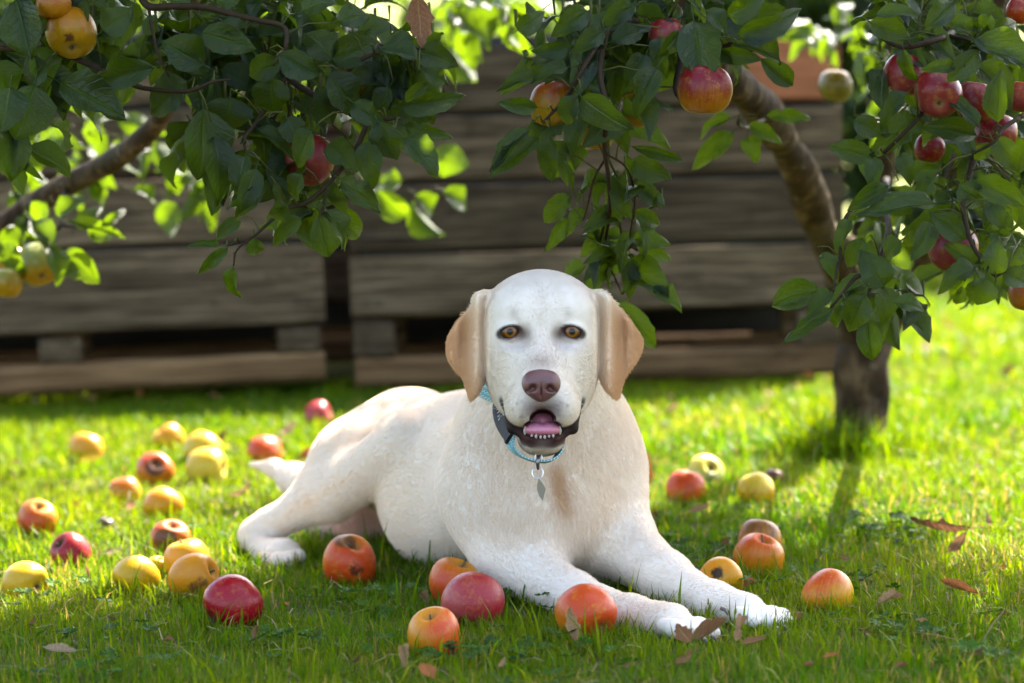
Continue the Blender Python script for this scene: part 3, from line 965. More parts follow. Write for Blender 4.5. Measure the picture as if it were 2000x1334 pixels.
def band(i0, i1, half, th, lift=0.0):
    idx = [i % len(cp) for i in range(i0, i1 + 1)]
    V, F, UV = [], [], []
    prof = [(-half, 0), (-half, th), (-half * 0.5, th * 1.25), (half * 0.5, th * 1.25), (half, th), (half, 0)]
    for k, i in enumerate(idx):
        for (w, t) in prof:
            V.append(cp[i] + cw[i] * w + cn[i] * (t + lift) - KO)
            UV.append((k / max(1, len(idx) - 1) * (arc[-1] if i1 - i0 > 60 else 0.05), w / half))
    m = len(prof)
    for k in range(len(idx) - 1):
        for j in range(m):
            F.append((k * m + j, k * m + (j + 1) % m, (k + 1) * m + (j + 1) % m, (k + 1) * m + j))
    F.append(tuple(range(m))); F.append(tuple((len(idx) - 1) * m + j for j in range(m - 1, -1, -1)))
    me = bpy.data.meshes.new("band")
    me.from_pydata([tuple(map(float, v)) for v in V], [], F)
    uvl = me.uv_layers.new(name="UVMap")
    for lp in me.loops:
        uvl.data[lp.index].uv = UV[lp.vertex_index]
    return me
tz = NT("collar_webbing")
u = tz.n("ShaderNodeSeparateXYZ"); tz.l(tz.coord("UV"), u.inputs[0])
zig = tz.math('MULTIPLY', tz.math('PINGPONG', u.outputs[0], 0.0035), 150.0)
w = tz.math('FRACT', tz.math('ADD', tz.math('MULTIPLY', u.outputs[1], 1.6), zig))
zc = tz.ramp(w, [(0.0, (0.02, 0.20, 0.20)), (0.30, (0.02, 0.20, 0.20)), (0.34, (0.55, 0.62, 0.58)), (0.52, (0.55, 0.62, 0.58)), (0.56, (0.07, 0.035, 0.06)), (0.72, (0.07, 0.035, 0.06)), (0.76, (0.10, 0.42, 0.40)), (1.0, (0.10, 0.42, 0.40))], 'CONSTANT')
M_WEB = tz.done(tz.principled(zc, 0.75, tz.bump(tz.noise(tz.coord(), 1500, 2), 0.4, 0.0006)))
M_BUCK = plain("buckle_plastic", (0.007, 0.004, 0.003), 0.7)
M_STEEL = plain("steel", (0.62, 0.60, 0.57), 0.28, Metallic=1.0)
n_ = len(cp)
o = obj("strap", band(0, n_, 0.0105, 0.0022), M_WEB, collar)
buck = obj("buckle", band(1, 9, 0.0095, 0.0045, 0.0008), M_BUCK, collar)
obj("buckle_tab", band(8, 11, 0.0075, 0.0036, 0.0030), M_BUCK, buck)
# white maker's lettering moulded along the buckle: a row of small strokes too fine to read
M_PRINT = plain("buckle_print", (0.55, 0.53, 0.5), 0.5)
mm = MB()
for i, k in enumerate((3.6, 4.2, 4.8, 5.4, 6.0)):
    a = int(k); t = k - a
    q = cp[a] * (1 - t) + cp[a + 1] * t; nn = cn[a]; ww = cw[a]; tg = tang[a]
    rotm = np.stack([tg, ww, nn], 1)
    cc = q + nn * 0.0066 - KO
    mm.box(cc + tg * -0.0007, (0.0005, 0.0036, 0.0003), rotm)
    mm.box(cc + tg * 0.0007, (0.0005, 0.0036, 0.0003), rotm)
    mm.box(cc + ww * (0.0016 if i % 2 else -0.0016), (0.0016, 0.0005, 0.0004), rotm)
obj("lettering", mm.mesh("lettering", False), M_PRINT, buck)
# ring, clip and tag
front = cp[np.argmin(np.abs((cp - P(1050, 886, 2.95)) @ RIGHT) + np.where(cp[:, 1] > 3.05, 9, 0))]
Yf = front[1] - 0.008
M2 = np.stack([RIGHT, FWD, UPV], 1)
def tor(cx, cy, Y, R, r, tilt=0.0, sx=1.0, nu=28, nv=8):
    c = P(cx, cy, Y); s = S(Y); V, F = [], []
    for i in range(nu):
        a = 2 * math.pi * i / nu
        for j in range(nv):
            b = 2 * math.pi * j / nv
            x = (R + r * math.cos(b)) * math.cos(a) * sx; z = (R + r * math.cos(b)) * math.sin(a); y = r * math.sin(b) + tilt * z
            V.append(c + M2 @ (np.array((x, y, z)) * s) - KO)
    for i in range(nu):
        for j in range(nv):
            F.append((i * nv + j, ((i + 1) % nu) * nv + j, ((i + 1) % nu) * nv + (j + 1) % nv, i * nv + (j + 1) % nv))
    return np.array(V), np.array(F)
V, F = tor(1052, 893, Yf, 9, 1.9, 0.25, 0.75)
obj("collar_ring", mesh_np("collar_ring", V, F), M_STEEL, collar)
V, F = tor(1050, 924, Yf - 0.004, 11, 1.0, 0.2)
ring_o = obj("split_ring", mesh_np("split_ring", V, F), M_STEEL, collar)
m = MB()
m.tube([P(1052, 890, Yf - 0.004) - KO, P(1050, 903, Yf - 0.007) - KO, P(1051, 917, Yf - 0.005) - KO], [0.0022, 0.0026, 0.0016], 8)
obj("clip", m.mesh("clip"), plain("dark_steel", (0.16, 0.16, 0.16), 0.3, Metallic=0.9), collar)
Yt = Yf - 0.006
out = [(1052, 933), (1060, 944), (1066, 955), (1063, 968), (1060, 979), (1053, 968), (1049, 957), (1049, 945)]
V = [P(x, y, Yt + (y - 933) * 0.00006) - KO for (x, y) in out] + [P(x, y, Yt + 0.0016 + (y - 933) * 0.00006) - KO for (x, y) in out]
n8 = len(out)
F = [tuple(range(n8 - 1, -1, -1)), tuple(range(n8, 2 * n8))] + [(i, (i + 1) % n8, n8 + (i + 1) % n8, n8 + i) for i in range(n8)]
me = bpy.data.meshes.new("tag"); me.from_pydata([tuple(map(float, v)) for v in V], [], F)
obj("tag", me, plain("tag_metal", (0.42, 0.38, 0.35), 0.36, Metallic=0.85), collar)
# ------------------------------------------------------------------ leaves
def leaf_mesh(seed, fold=0.25, curl=0.25, wave=0.02, stations=11):
    """one apple leaf: length 1 along +Y from the stalk, width 1, top side +Z, with its own stalk"""
    rs = np.random.RandomState(seed)
    V, F, UV = [], [], []
    bend = rs.uniform(-0.16, 0.16)
    ph = rs.uniform(0, 6, 3)
    pw = rs.uniform(0.70, 0.98); asym = rs.uniform(-0.14, 0.14); edge = rs.normal(0, 0.035, (stations, 2))
    bite = (rs.randint(3, 8), rs.randint(2)) if seed % 3 == 2 else None
    for i in range(stations):
        v = i / (stations - 1)
        hw = 0.5 * (math.sin(math.pi * min(1, v ** pw)) ** 0.72) * (1.0 if v < 0.85 else 1.0 - (v - 0.85) * 1.6) if 0 < v < 1 else 0.0
        if v == 0: hw = 0.02
        ser = 1 + (0.035 if i % 2 else -0.03)
        yy = v; zc = -curl * v * v + 0.04 * math.sin(v * 5 + ph[0])
        xc = bend * v * v * 0.6
        for u in (-1, -0.55, 0, 0.55, 1):
            x = hw * u * (ser if abs(u) == 1 else 1) * (1 + asym * u) * (1 + edge[i][int(u > 0)] * abs(u))
            if bite and bite[0] == i and abs(u) == 1 and (u > 0) == bool(bite[1]): x *= 0.62
            z = zc + fold * abs(x) - 0.12 * fold * abs(u) * (abs(u) == 1) + wave * math.sin(v * 11 + ph[1] + u * 2) * abs(u)
            V.append((xc + x, yy, z)); UV.append((0.5 + 0.5 * u, v))
    for i in range(stations - 1):
        for j in range(4):
            a = i * 5 + j
            F.append((a, a + 1, a + 6, a + 5))
    n = len(V)
    st = [(0.0, 0.02, 0.0), (0.01, -0.12, -0.01), (0.0, -0.26, -0.05)]
    for k, (x, y, z) in enumerate(st):
        for d in ((-0.016, 0.0), (0.016, 0.0), (0.0, -0.022)):
            V.append((x + d[0], y, z + d[1] - 0.004)); UV.append((0.5, 0.02))
    for k in range(2):
        for j in range(3):
            F.append((n + k * 3 + j, n + k * 3 + (j + 1) % 3, n + (k + 1) * 3 + (j + 1) % 3, n + (k + 1) * 3 + j))
    me = bpy.data.meshes.new("leaf")
    me.from_pydata(V, [], F); me.update()
    me.polygons.foreach_set("use_smooth", np.full(len(me.polygons), True, bool))
    uvl = me.uv_layers.new(name="UVMap")
    idx = np.empty(len(me.loops), np.int32); me.loops.foreach_get("vertex_index", idx)
    uvl.data.foreach_set("uv", np.array(UV, np.float32)[idx].ravel())
    return me

def leaf_material(name, dark, mid, back, glow, random_from_object=True):
    t = NT(name)
    uv = t.n("ShaderNodeSeparateXYZ"); t.l(t.coord("UV"), uv.inputs[0])
    u = t.math('ABSOLUTE', t.math('MULTIPLY_ADD', uv.outputs[0], 2.0, -1.0))
    v = uv.outputs[1]
    rib = t.ramp(u, [(0.0, 1.0), (0.11, 0.0)])
    side = t.math('FRACT', t.math('SUBTRACT', t.math('MULTIPLY', v, 8.0), t.math('MULTIPLY', u, 2.3)))
    vein = t.ramp(side, [(0.0, 0.75), (0.10, 0.0), (0.90, 0.0), (1.0, 0.75)])
    vein = t.math('MAXIMUM', rib, t.math('MULTIPLY', vein, 0.5))
    if random_from_object:
        rnd = t.n("ShaderNodeObjectInfo").outputs["Random"]
    else:
        rnd = t.n("ShaderNodeAttribute", attribute_name="rnd").outputs["Fac"]
    nz = t.noise(t.mapping(t.coord("UV"), (4, 6, 1)), 3.0, 4)
    blot = t.ramp(t.noise(t.mapping(t.coord("UV"), (2, 3, 1)), 2.2, 3), [(0.60, 0.0), (0.72, 1.0)])
    col = t.mix(rnd, dark, mid)
    col = t.mix(t.math('MULTIPLY', nz, 0.45), col, tuple(x * 0.55 for x in dark))
    col = t.mix(t.math('MULTIPLY', vein, 0.75), col, (mid[0] * 4.5, mid[1] * 3.2, mid[2] * 3.5))
    geo = t.n("ShaderNodeNewGeometry")
    old = t.ramp(rnd, [(0.72, 0.0), (0.85, 1.0)])
    col = t.mix(t.math('MULTIPLY', t.math('MULTIPLY', blot, old), 0.8), col, (0.11, 0.085, 0.012))
    spk = t.ramp(t.noise(t.mapping(t.coord('UV'), (9, 13, 1)), 2.0, 2), [(0.70, 0.0), (0.74, 1.0)])
    col = t.mix(t.math('MULTIPLY', spk, 0.7), col, (0.035, 0.018, 0.006))
    col = t.mix(geo.outputs["Backfacing"], col, t.mix(t.math('MULTIPLY', vein, 0.5), back, tuple(x * 1.5 for x in back)))
    rough = t.math('MULTIPLY_ADD', geo.outputs["Backfacing"], 0.30, 0.36)
    bmp = t.bump(t.math('ADD', t.math('MULTIPLY', vein, -1.0), t.math('MULTIPLY', nz, 0.6)), 0.4, 0.012)
    p = t.principled(col, rough, bmp, Specular_IOR_Level=0.30)
    gl = t.mix(t.math('MULTIPLY', vein, 0.45), glow, tuple(x * 0.5 for x in glow))
    tr = t.translucent(gl)
    return t.done(t.mixsh(0.33, p, tr))
LEAFM = leaf_material("apple_leaf", (0.0026, 0.0100, 0.0014), (0.0088, 0.0245, 0.0027), (0.026, 0.045, 0.010), (0.150, 0.245, 0.003))
LEAFS = leaf_material("apple_foliage", (0.0026, 0.0100, 0.0014), (0.0088, 0.0245, 0.0027), (0.026, 0.045, 0.010), (0.150, 0.245, 0.003), False)
LEAVES = [leaf_mesh(k, fold=f, curl=c, wave=w) for k, (f, c, w) in enumerate(((0.5, 0.6, 0.07), (0.75, -0.25, 0.06), (0.36, 0.28, 0.08), (0.55, 0.1, 0.05), (0.42, 0.20, 0.03), (0.62, 0.34, 0.035), (0.28, 0.12, 0.05), (0.85, 0.16, 0.03), (0.48, -0.14, 0.045), (0.34, 0.45, 0.04)))]
for m_ in LEAVES: m_.materials.append(LEAFM)
LOWLEAF = leaf_mesh(40, 0.3, 0.25, 0.02, 5)

tb = NT("apple_bark")
oc = tb.coord()
bn = tb.noise(tb.mapping(oc, (1, 1, 0.45)), 26, 6, 0.65, 0.4); bl = tb.noise(oc, 9, 4)
bc = tb.ramp(bn, [(0.3, (0.008, 0.0045, 0.0022)), (0.5, (0.042, 0.025, 0.0125)), (0.72, (0.140, 0.095, 0.052))])
bc = tb.mix(tb.math('MULTIPLY', tb.ramp(bl, [(0.55, 0.0), (0.68, 1.0)]), 0.55), bc, (0.085, 0.072, 0.040))
lich = tb.ramp(tb.noise(oc, 30, 3, 0.7), [(0.62, 0.0), (0.68, 1.0)])
bc = tb.mix(tb.math('MULTIPLY', lich, 0.6), bc, (0.17, 0.155, 0.105))
M_BARK = tb.done(tb.principled(bc, 0.8, tb.bump(bn, 1.0, 0.02), Specular_IOR_Level=0.10))
tb = NT("twig_bark")
bn = tb.noise(tb.coord(), 120, 4)
M_TWIG = tb.done(tb.principled(tb.mix(bn, (0.010, 0.0055, 0.003), (0.042, 0.026, 0.013)), 0.7, tb.bump(bn, 0.5, 0.002), Specular_IOR_Level=0.12))
M_SHOOT = plain("green_shoot", (0.055, 0.055, 0.016), 0.6, Specular_IOR_Level=0.1)

class Tree:
    def __init__(self, base, label, group, name="apple_tree"):
        self.root = empty(name, tuple(base))
        tag(self.root, label, "tree", group)
        self.o = np.array(base, float)
        self.leaves = []; self.samples = []; self.tw = []
        self.rs = np.random.RandomState(int(abs(base[0]) * 1000) % 977)
    def wood(self, name, pts, rad, n=12, rough=0.0, samples=40, mat=None):
        """a trunk, limb, branch or twig through world points with a radius at each"""
        c = spline(pts, samples); r = spline([(x, 0, 0) for x in rad], samples)[:, 0]
        m = MB()
        m.tube([p - self.o for p in c], np.maximum(r, 0.0004), n)
        if rough:
            V = np.array(m.v); ctr = np.repeat(np.array([p - self.o for p in c]), n, 0)
            k = 1 + rough * (wob(V + 3.1, 38, 31)[:, None] * 0.6 + wob(V + 1.7, 95, 32)[:, None] * 0.3)
            m.v = [tuple(q) for q in ctr + (V - ctr) * k]
        o = obj(name, m.mesh(name), mat or (M_BARK if max(rad) > 0.012 else M_TWIG), self.root)
        self.tw.append(o)
        for i, p in enumerate(c):
            self.samples.append((p, len(self.tw) - 1, r[i]))
        return o
    def twig(self, pts, r0=0.003, r1=0.0014, name="twig"):
        pp = [P(*p) for p in pts]
        return self.wood(name, pp, list(np.linspace(r0, r1, len(pp))), 7, samples=max(10, 4 * len(pp)))
    def leaf(self, B, T, w, n, var):
        y = T - B; L = np.linalg.norm(y); y = y / L
        n = n - y * (n @ y); n /= np.linalg.norm(n)
        x = np.cross(y, n)
        M = np.eye(4); M[:3, 0] = x * w; M[:3, 1] = y * L; M[:3, 2] = n * L; M[:3, 3] = B
        self.leaves.append((M, var, B, L, w))
    def pleaf(self, bx, by, tx, ty, w, Y=2.98, dy=None, var=None, flip=False):
        rs = self.rs
        d = rs.uniform(-0.02, 0.012) if dy is None else dy
        B = P(bx, by, Y); T = P(tx, ty, Y + d)
        n = -(ray((bx + tx) / 2, (by + ty) / 2)) / 1.0
        n = n / np.linalg.norm(n) + UPV * rs.uniform(-0.25, 0.75) + RIGHT * rs.uniform(-0.55, 0.55)
        if flip: n = -n
        self.leaf(B, T, w * S(Y) * 1.06, n, rs.randint(len(LEAVES)) if var is None else var)
    def rleaf(self, B, d, L, w=None):
        rs = self.rs
        d = d / np.linalg.norm(d)
        n = np.array((rs.normal(0, 0.5), -0.55 + rs.normal(0, 0.5), 0.75 + rs.normal(0, 0.4)))
        self.leaf(B, B + d * L, (w or rs.uniform(0.5, 0.66)) * L, n, rs.randint(len(LEAVES)))
    def spray(self, px, py, rx, ry, Y0, Y1, n, size=(0.050, 0.078), drop=0.5, keep=None):
        """n leaves in small rosettes on short shoots filling an oval of the picture between two depths"""
        rs = self.rs
        done = 0
        while done < n:
            a, r = rs.uniform(0, 6.283), math.sqrt(rs.rand())
            x, y = px + rx * r * math.cos(a), py + ry * r * math.sin(a)
            C = P(x, y, rs.uniform(Y0, Y1))
            if keep is not None and not keep(x, y): 
                done += 0.2
                continue
            k = rs.randint(3, 7)
            d0 = np.array((rs.normal(0, 0.6), rs.normal(0, 0.5), -drop + rs.normal(0, 0.35)))
            m = MB(); q = C - d0 / np.linalg.norm(d0) * rs.uniform(0.03, 0.06)
            m.tube([q + (0, 0, 0.02) - self.o, q - self.o, C - self.o], [0.0022, 0.0020, 0.0014], 5)
            self.extra(m)
            for j in range(k):
                dd = d0 * 0.6 + rs.normal(0, 0.75, 3) + np.array((0, -0.15, -0.15))
                L = rs.uniform(*size)
                dd /= np.linalg.norm(dd)
                self.rleaf(C + dd * L * 0.24 + rs.normal(0, 0.006, 3), dd, L)
                done += 1
    def extra(self, m):
        if not hasattr(self, 'ex'): self.ex = MB()
        self.ex.add(m.v, m.f)
    def crown(self, blobs, size=(0.055, 0.085)):
        """leaf masses above the picture's upper edge, in world coordinates: (x, y, z, radius, count)"""
        rs = self.rs
        self.hidden = getattr(self, 'hidden', [])
        for (cx, cy, cz, rx, ry, rz, n) in blobs:
            P_ = rs.normal(size=(n, 3)); P_ /= np.linalg.norm(P_, axis=1)[:, None]
            P_ *= (rs.rand(n) ** 0.5)[:, None]
            P_ = P_ * np.array((rx, ry, rz)) + np.array((cx, cy, cz))
            v = P_ - CPOS; dep = v @ FWD
            py = 667 - FPX * (v @ UPV) / dep
            for p in P_[py < -55]:
                d = rs.normal(size=3) + np.array((0, 0, -0.4))
                d /= np.linalg.norm(d); L = rs.uniform(*size)
                nn = rs.normal(size=3) * 0.6 + np.array((0, 0, 1.0))
                x = nn - d * (nn @ d); x /= np.linalg.norm(x)
                M = np.eye(4); M[:3, 0] = np.cross(d, x) * L * 0.6; M[:3, 1] = d * L; M[:3, 2] = x * L; M[:3, 3] = p
                self.hidden.append(M)
    def finish(self, cap=290):
        # petioles of placed leaves reach to the nearest twig
        S_ = np.array([s[0] for s in self.samples])
        for (M, var, B, L, w) in self.leaves:
            if not getattr(self, 'connect', True): break
            d = np.linalg.norm(S_ - B, axis=1); i = d.argmin()
            e = B - M[:3, 1] * 0.24
            d = np.linalg.norm(S_ - e, axis=1); i = d.argmin()
            if 0.004 < d[i] < 0.075:
                m = MB(); mid = (e + S_[i]) / 2 + np.array((0, 0, 0.006))
                m.tube([e - self.o, mid - self.o, S_[i] - self.o], [0.0009, 0.0010, 0.0013], 5)
                self.extra(m)
        if hasattr(self, 'ex'):
            o = obj("shoots", self.ex.mesh("shoots"), M_SHOOT, self.root); o.name = "shoot"
            o["kind"] = "stuff"
        def score(lf):
            c = lf[2] + lf[0][:3, 1] * 0.5
            v = c - CPOS; dep = v @ FWD
            px = 1000 + FPX * (v @ RIGHT) / dep; py = 667 - FPX * (v @ UPV) / dep
            return (lf[3] / dep) * (1.0 if -20 < px < 2020 and -20 < py < 1340 else 0.01)
        lv = sorted(self.leaves, key=score, reverse=True)
        T0 = Matrix.Translation(-Vector(self.o))
        for (M, var, B, L, w) in lv[:cap]:
            o = bpy.data.objects.new("leaf", LEAVES[var])
            COL.objects.link(o); o.parent = self.root
            o.matrix_basis = T0 @ Matrix(M.tolist())
        def joined(Ms, src):
            v0 = np.array([v.co for v in src.vertices]); k = len(v0)
            lt = np.empty(len(src.loops), np.int32); src.loops.foreach_get("vertex_index", lt)
            f0 = lt.reshape(-1, 4)
            uv0 = np.empty(len(src.loops) * 2, np.float32); src.uv_layers[0].data.foreach_get("uv", uv0)
            A = np.array(Ms)
            V = np.einsum('nij,kj->nki', A[:, :3, :3], v0) + A[:, None, :3, 3] - self.o
            F = (f0[None] + (np.arange(len(A)) * k)[:, None, None]).reshape(-1, 4)
            me = mesh_np("foliage", V.reshape(-1, 3), F)
            ul = me.uv_layers.new(name="UVMap"); ul.data.foreach_set("uv", np.tile(uv0, len(A)))
            at = me.attributes.new("rnd", 'FLOAT', 'POINT')
            at.data.foreach_set("value", np.repeat(self.rs.rand(len(A)), k).astype(np.float32))
            o = obj("foliage", me, LEAFS, self.root); o["kind"] = "stuff"
        if len(lv) > cap: joined([l[0] for l in lv[cap:]], LEAVES[0])
        if getattr(self, 'hidden', None): joined(self.hidden, LOWLEAF)
        print(self.root.name, "leaves", len(self.leaves), "crown", len(getattr(self, 'hidden', [])))

# ------------------------------------------------------------------ the tree with the trunk in view
tb0 = G(1676, 893)
TR = Tree((tb0[0], tb0[1], 0), "apple tree with a leaning limb and red apples, trunk standing in the lawn", "apple trees")
Yt0 = tb0[1]
TR.wood("trunk", [P(1676, 930, Yt0), P(1676, 893, Yt0), P(1678, 840, Yt0), P(1681, 770, Yt0), P(1678, 700, Yt0), P(1684, 648, Yt0)],
        [0.098, 0.072, 0.053, 0.050, 0.052, 0.046], 24, rough=0.24, samples=46)
TR.wood("limb", [P(1682, 690, Yt0), P(1668, 630, Yt0 - 0.02), P(1642, 525, Yt0 - 0.12), P(1598, 430, Yt0 - 0.28), P(1552, 320, Yt0 - 0.48), P(1500, 228, Yt0 - 0.70), P(1440, 165, Yt0 - 0.92), P(1370, 95, Yt0 - 1.1), P(1290, 10, Yt0 - 1.25), P(1200, -90, Yt0 - 1.35)],
        [0.046, 0.040, 0.034, 0.033, 0.031, 0.030, 0.028, 0.022, 0.018, 0.012], 20, rough=0.20, samples=90)
TR.wood("limb", [P(1700, 700, Yt0), P(1735, 640, Yt0 + 0.02), P(1768, 585, Yt0 - 0.03), P(1800, 520, Yt0 - 0.08), P(1835, 420, Yt0 - 0.25), P(1880, 300, Yt0 - 0.5), P(1930, 140, Yt0 - 0.8), P(1960, -60, Yt0 - 0.9)],
        [0.034, 0.026, 0.020, 0.018, 0.017, 0.016, 0.014, 0.010], 14, rough=0.10, samples=56)
TR.wood("limb", [P(1690, 660, Yt0), P(1700, 560, Yt0 - 0.05), P(1712, 460, Yt0 - 0.15), P(1730, 350, Yt0 - 0.2), P(1735, 200, Yt0 - 0.3), P(1745, 40, Yt0 - 0.4), P(1750, -100, Yt0 - 0.4)],
        [0.030, 0.022, 0.018, 0.016, 0.014, 0.012, 0.010], 12, rough=0.10, samples=50)
TR.wood("limb_stub", [P(1650, 520, Yt0 - 0.13), P(1656, 492, Yt0 - 0.17), P(1660, 470, Yt0 - 0.20)], [0.016, 0.013, 0.013], 10, samples=8)
# twigs
TR.twig([(1370, 95, Yt0 - 1.1), (1300, 60, 3.3), (1230, 40, 3.15), (1190, 60, 3.05), (1172, 140, 3.0), (1186, 215, 2.98), (1180, 285, 3.02), (1188, 345, 3.07), (1190, 420, 3.14), (1183, 470, 3.19), (1186, 510, 3.21), (1202, 545, 3.22), (1215, 575, 3.22)], 0.0052, 0.0008, "branch")
TR.twig([(1182, 310, 3.045), (1160, 350, 3.07), (1148, 400, 3.10), (1140, 430, 3.12)], 0.0018, 0.0009)
TR.twig([(1186, 420, 3.14), (1172, 470, 3.18), (1170, 510, 3.20), (1160, 540, 3.21)], 0.002, 0.0012)
TR.twig([(1184, 300, 3.03), (1225, 330, 3.06), (1240, 390, 3.12), (1230, 470, 3.18), (1245, 490, 3.20)], 0.0015, 0.0008)
TR.twig([(1190, 60, 3.05), (1140, 130, 3.0), (1110, 185, 2.98), (1060, 240, 2.98)], 0.004, 0.0018)
TR.twig([(1110, 185, 2.98), (1130, 150, 2.96), (1160, 100, 2.97)], 0.003, 0.0018)
TR.twig([(1300, 60, 3.3), (1330, 100, 3.1), (1320, 170, 3.05), (1330, 195, 3.04)], 0.006, 0.003)
TR.twig([(1370, 60, 3.3), (1400, 90, 3.05), (1440, 85, 2.98), (1470, 100, 2.97)], 0.004, 0.002)
TR.twig([(1500, 228, Yt0 - 0.7), (1480, 240, 3.8), (1455, 250, 3.6), (1440, 240, 3.5)], 0.004, 0.002)
TR.twig([(1990, 230, 3.0), (1960, 250, 2.98), (1940, 278, 2.97), (1900, 300, 2.99)], 0.0032, 0.0018)
TR.twig([(2040, 200, 3.05), (1990, 230, 3.0)], 0.004, 0.0032)
TR.twig([(1905, 300, 3.05), (1885, 370, 3.02), (1880, 400, 3.0), (1890, 450, 2.98), (1903, 485, 2.97), (1930, 525, 2.96), (1945, 540, 2.96)], 0.0045, 0.0018, "branch")
TR.twig([(1880, 300, Yt0 - 0.5), (1900, 300, 3.5), (1905, 300, 3.05)], 0.010, 0.0045, "branch")
TR.twig([(1945, 540, 2.96), (1965, 530, 2.96)], 0.002, 0.0014)
TR.twig([(1730, 350, Yt0 - 0.2), (1740, 370, 3.8), (1730, 400, 3.3), (1735, 450, 3.1), (1715, 520, 3.0), (1700, 560, 2.97), (1690, 600, 2.97)], 0.006, 0.0018, "branch")
TR.twig([(1715, 520, 3.0), (1670, 545, 2.97), (1640, 580, 2.96), (1620, 605, 2.96)], 0.0024, 0.0014)
TR.twig([(1640, 500, 3.0), (1632, 545, 2.97), (1628, 570, 2.965)], 0.0022, 0.0014)
TR.twig([(1730, 400, 3.3), (1680, 400, 3.1), (1650, 430, 3.05), (1640, 500, 3.0)], 0.003, 0.0022)
TR.twig([(1735, 200, Yt0 - 0.3), (1770, 190, 3.6), (1790, 200, 3.2), (1800, 215, 3.05), (1790, 235, 3.0), (1725, 300, 3.0)], 0.005, 0.0022, "branch")
TR.twig([(1930, 140, Yt0 - 0.8), (1880, 60, 3.5), (1850, 70, 3.1), (1820, 80, 3.02), (1760, 92, 3.02), (1700, 60, 3.05)], 0.006, 0.0025, "branch")
TR.twig([(1850, 70, 3.1), (1900, 80, 3.0), (1915, 100, 2.98)], 0.003, 0.002)
RL = """1136 189 1212 265 62|1126 189 1092 245 45|1050 210 968 200 32|1031 250 962 340 40|1050 268 963 352 46|1073 265 1068 357 42|1055 150 978 155 28|1110 130 1047 140 30|1195 80 1265 50 40
1262 105 1228 168 45|1285 130 1238 215 50|1355 40 1378 183 82|1290 70 1288 137 38|1440 70 1562 38 50|1434 82 1532 122 42|1488 115 1550 172 42|1430 228 1357 252 24|1432 258 1355 322 40|1462 265 1475 305 38
1498 225 1587 230 28|1462 243 1525 272 30|1236 286 1340 315 24|1236 312 1300 350 50|1245 360 1290 400 34|1098 312 1128 370 14|1115 380 1055 435 42|1105 425 1076 490 28|1138 405 1110 448 26|1195 345 1232 435 38
1240 410 1297 445 32|1236 465 1303 470 38|1245 480 1312 508 32|1208 512 1300 590 58|1275 560 1330 585 40|1207 585 1283 682 48|1186 505 1150 565 42|1143 520 1092 535 38|1190 465 1210 515 40|1168 465 1140 495 28
1160 420 1178 470 30|1604 565 1504 590 58|1625 567 1578 607 34|1628 603 1528 675 32|1645 598 1620 645 26|1690 552 1628 570 46|1727 560 1690 500 62|1690 575 1658 650 52|1728 560 1740 620 52|1695 620 1700 706 48
1748 590 1807 592 36|1905 520 1837 548 42|1925 545 1910 600 60|1888 467 1817 417 48|1712 305 1618 288 46|1712 308 1702 360 36|1836 332 1752 333 40|1736 362 1658 404 38|1825 396 1672 432 52|1817 432 1781 512 42
1909 517 1858 480 38|1944 537 1940 475 50|1960 532 2010 550 42|1873 360 1924 404 50|1907 352 2010 400 52|1935 455 1985 475 38|1663 427 1626 490 28|1605 493 1640 540 32|1910 245 1847 175 36|1948 240 1946 140 46
1910 265 1806 243 46|1947 268 1985 330 46|1937 281 1900 315 28|1901 76 2010 150 56|1906 122 1985 200 62|1912 98 1855 160 46|1868 130 1808 130 28|1764 95 1780 168 28|1773 180 1708 244 38|1915 70 2005 40 42
1935 28 1918 62 34|1865 5 1808 55 46|1708 30 1795 18 30|1700 42 1775 78 46|1668 234 1725 262 42|1797 230 1705 290 56|1180 60 1128 92 40|1150 20 1090 60 46|1120 90 1040 105 34|1010 60 1060 30 40|1240 10 1180 40 42
1380 20 1430 55 40|1420 30 1490 5 46|1330 60 1300 110 36|1250 150 1262 200 30|1130 230 1108 285 36|1170 190 1160 250 34|1690 470 1650 520 40|1760 470 1720 500 44|1970 420 1945 470 40|1990 480 1975 530 40|1840 250 1790 275 30
1660 565 1668 615 34|1900 60 1850 35 36|1960 95 2005 120 34|1740 260 1690 250 34|1760 300 1780 350 34|1820 350 1790 390 34|1880 420 1850 440 30|1960 330 1990 290 40|1935 400 1960 440 36|1880 560 1868 605 24"""
for s_ in RL.replace("\n", "|").split("|"):
    a = list(map(float, s_.split()))
    Y = 2.97 + TR.rs.uniform(-0.03, 0.05)
    if 1340 < a[0] < 1520 and 220 < a[1] < 280: Y = 3.5
    if 1040 < a[0] < 1345 and a[1] > 275: Y = 3.02 + min(1.0, (a[1] - 275) / 190) * 0.19 + TR.rs.uniform(-0.02, 0.02)
    TR.pleaf(*a[:4], a[4], Y)
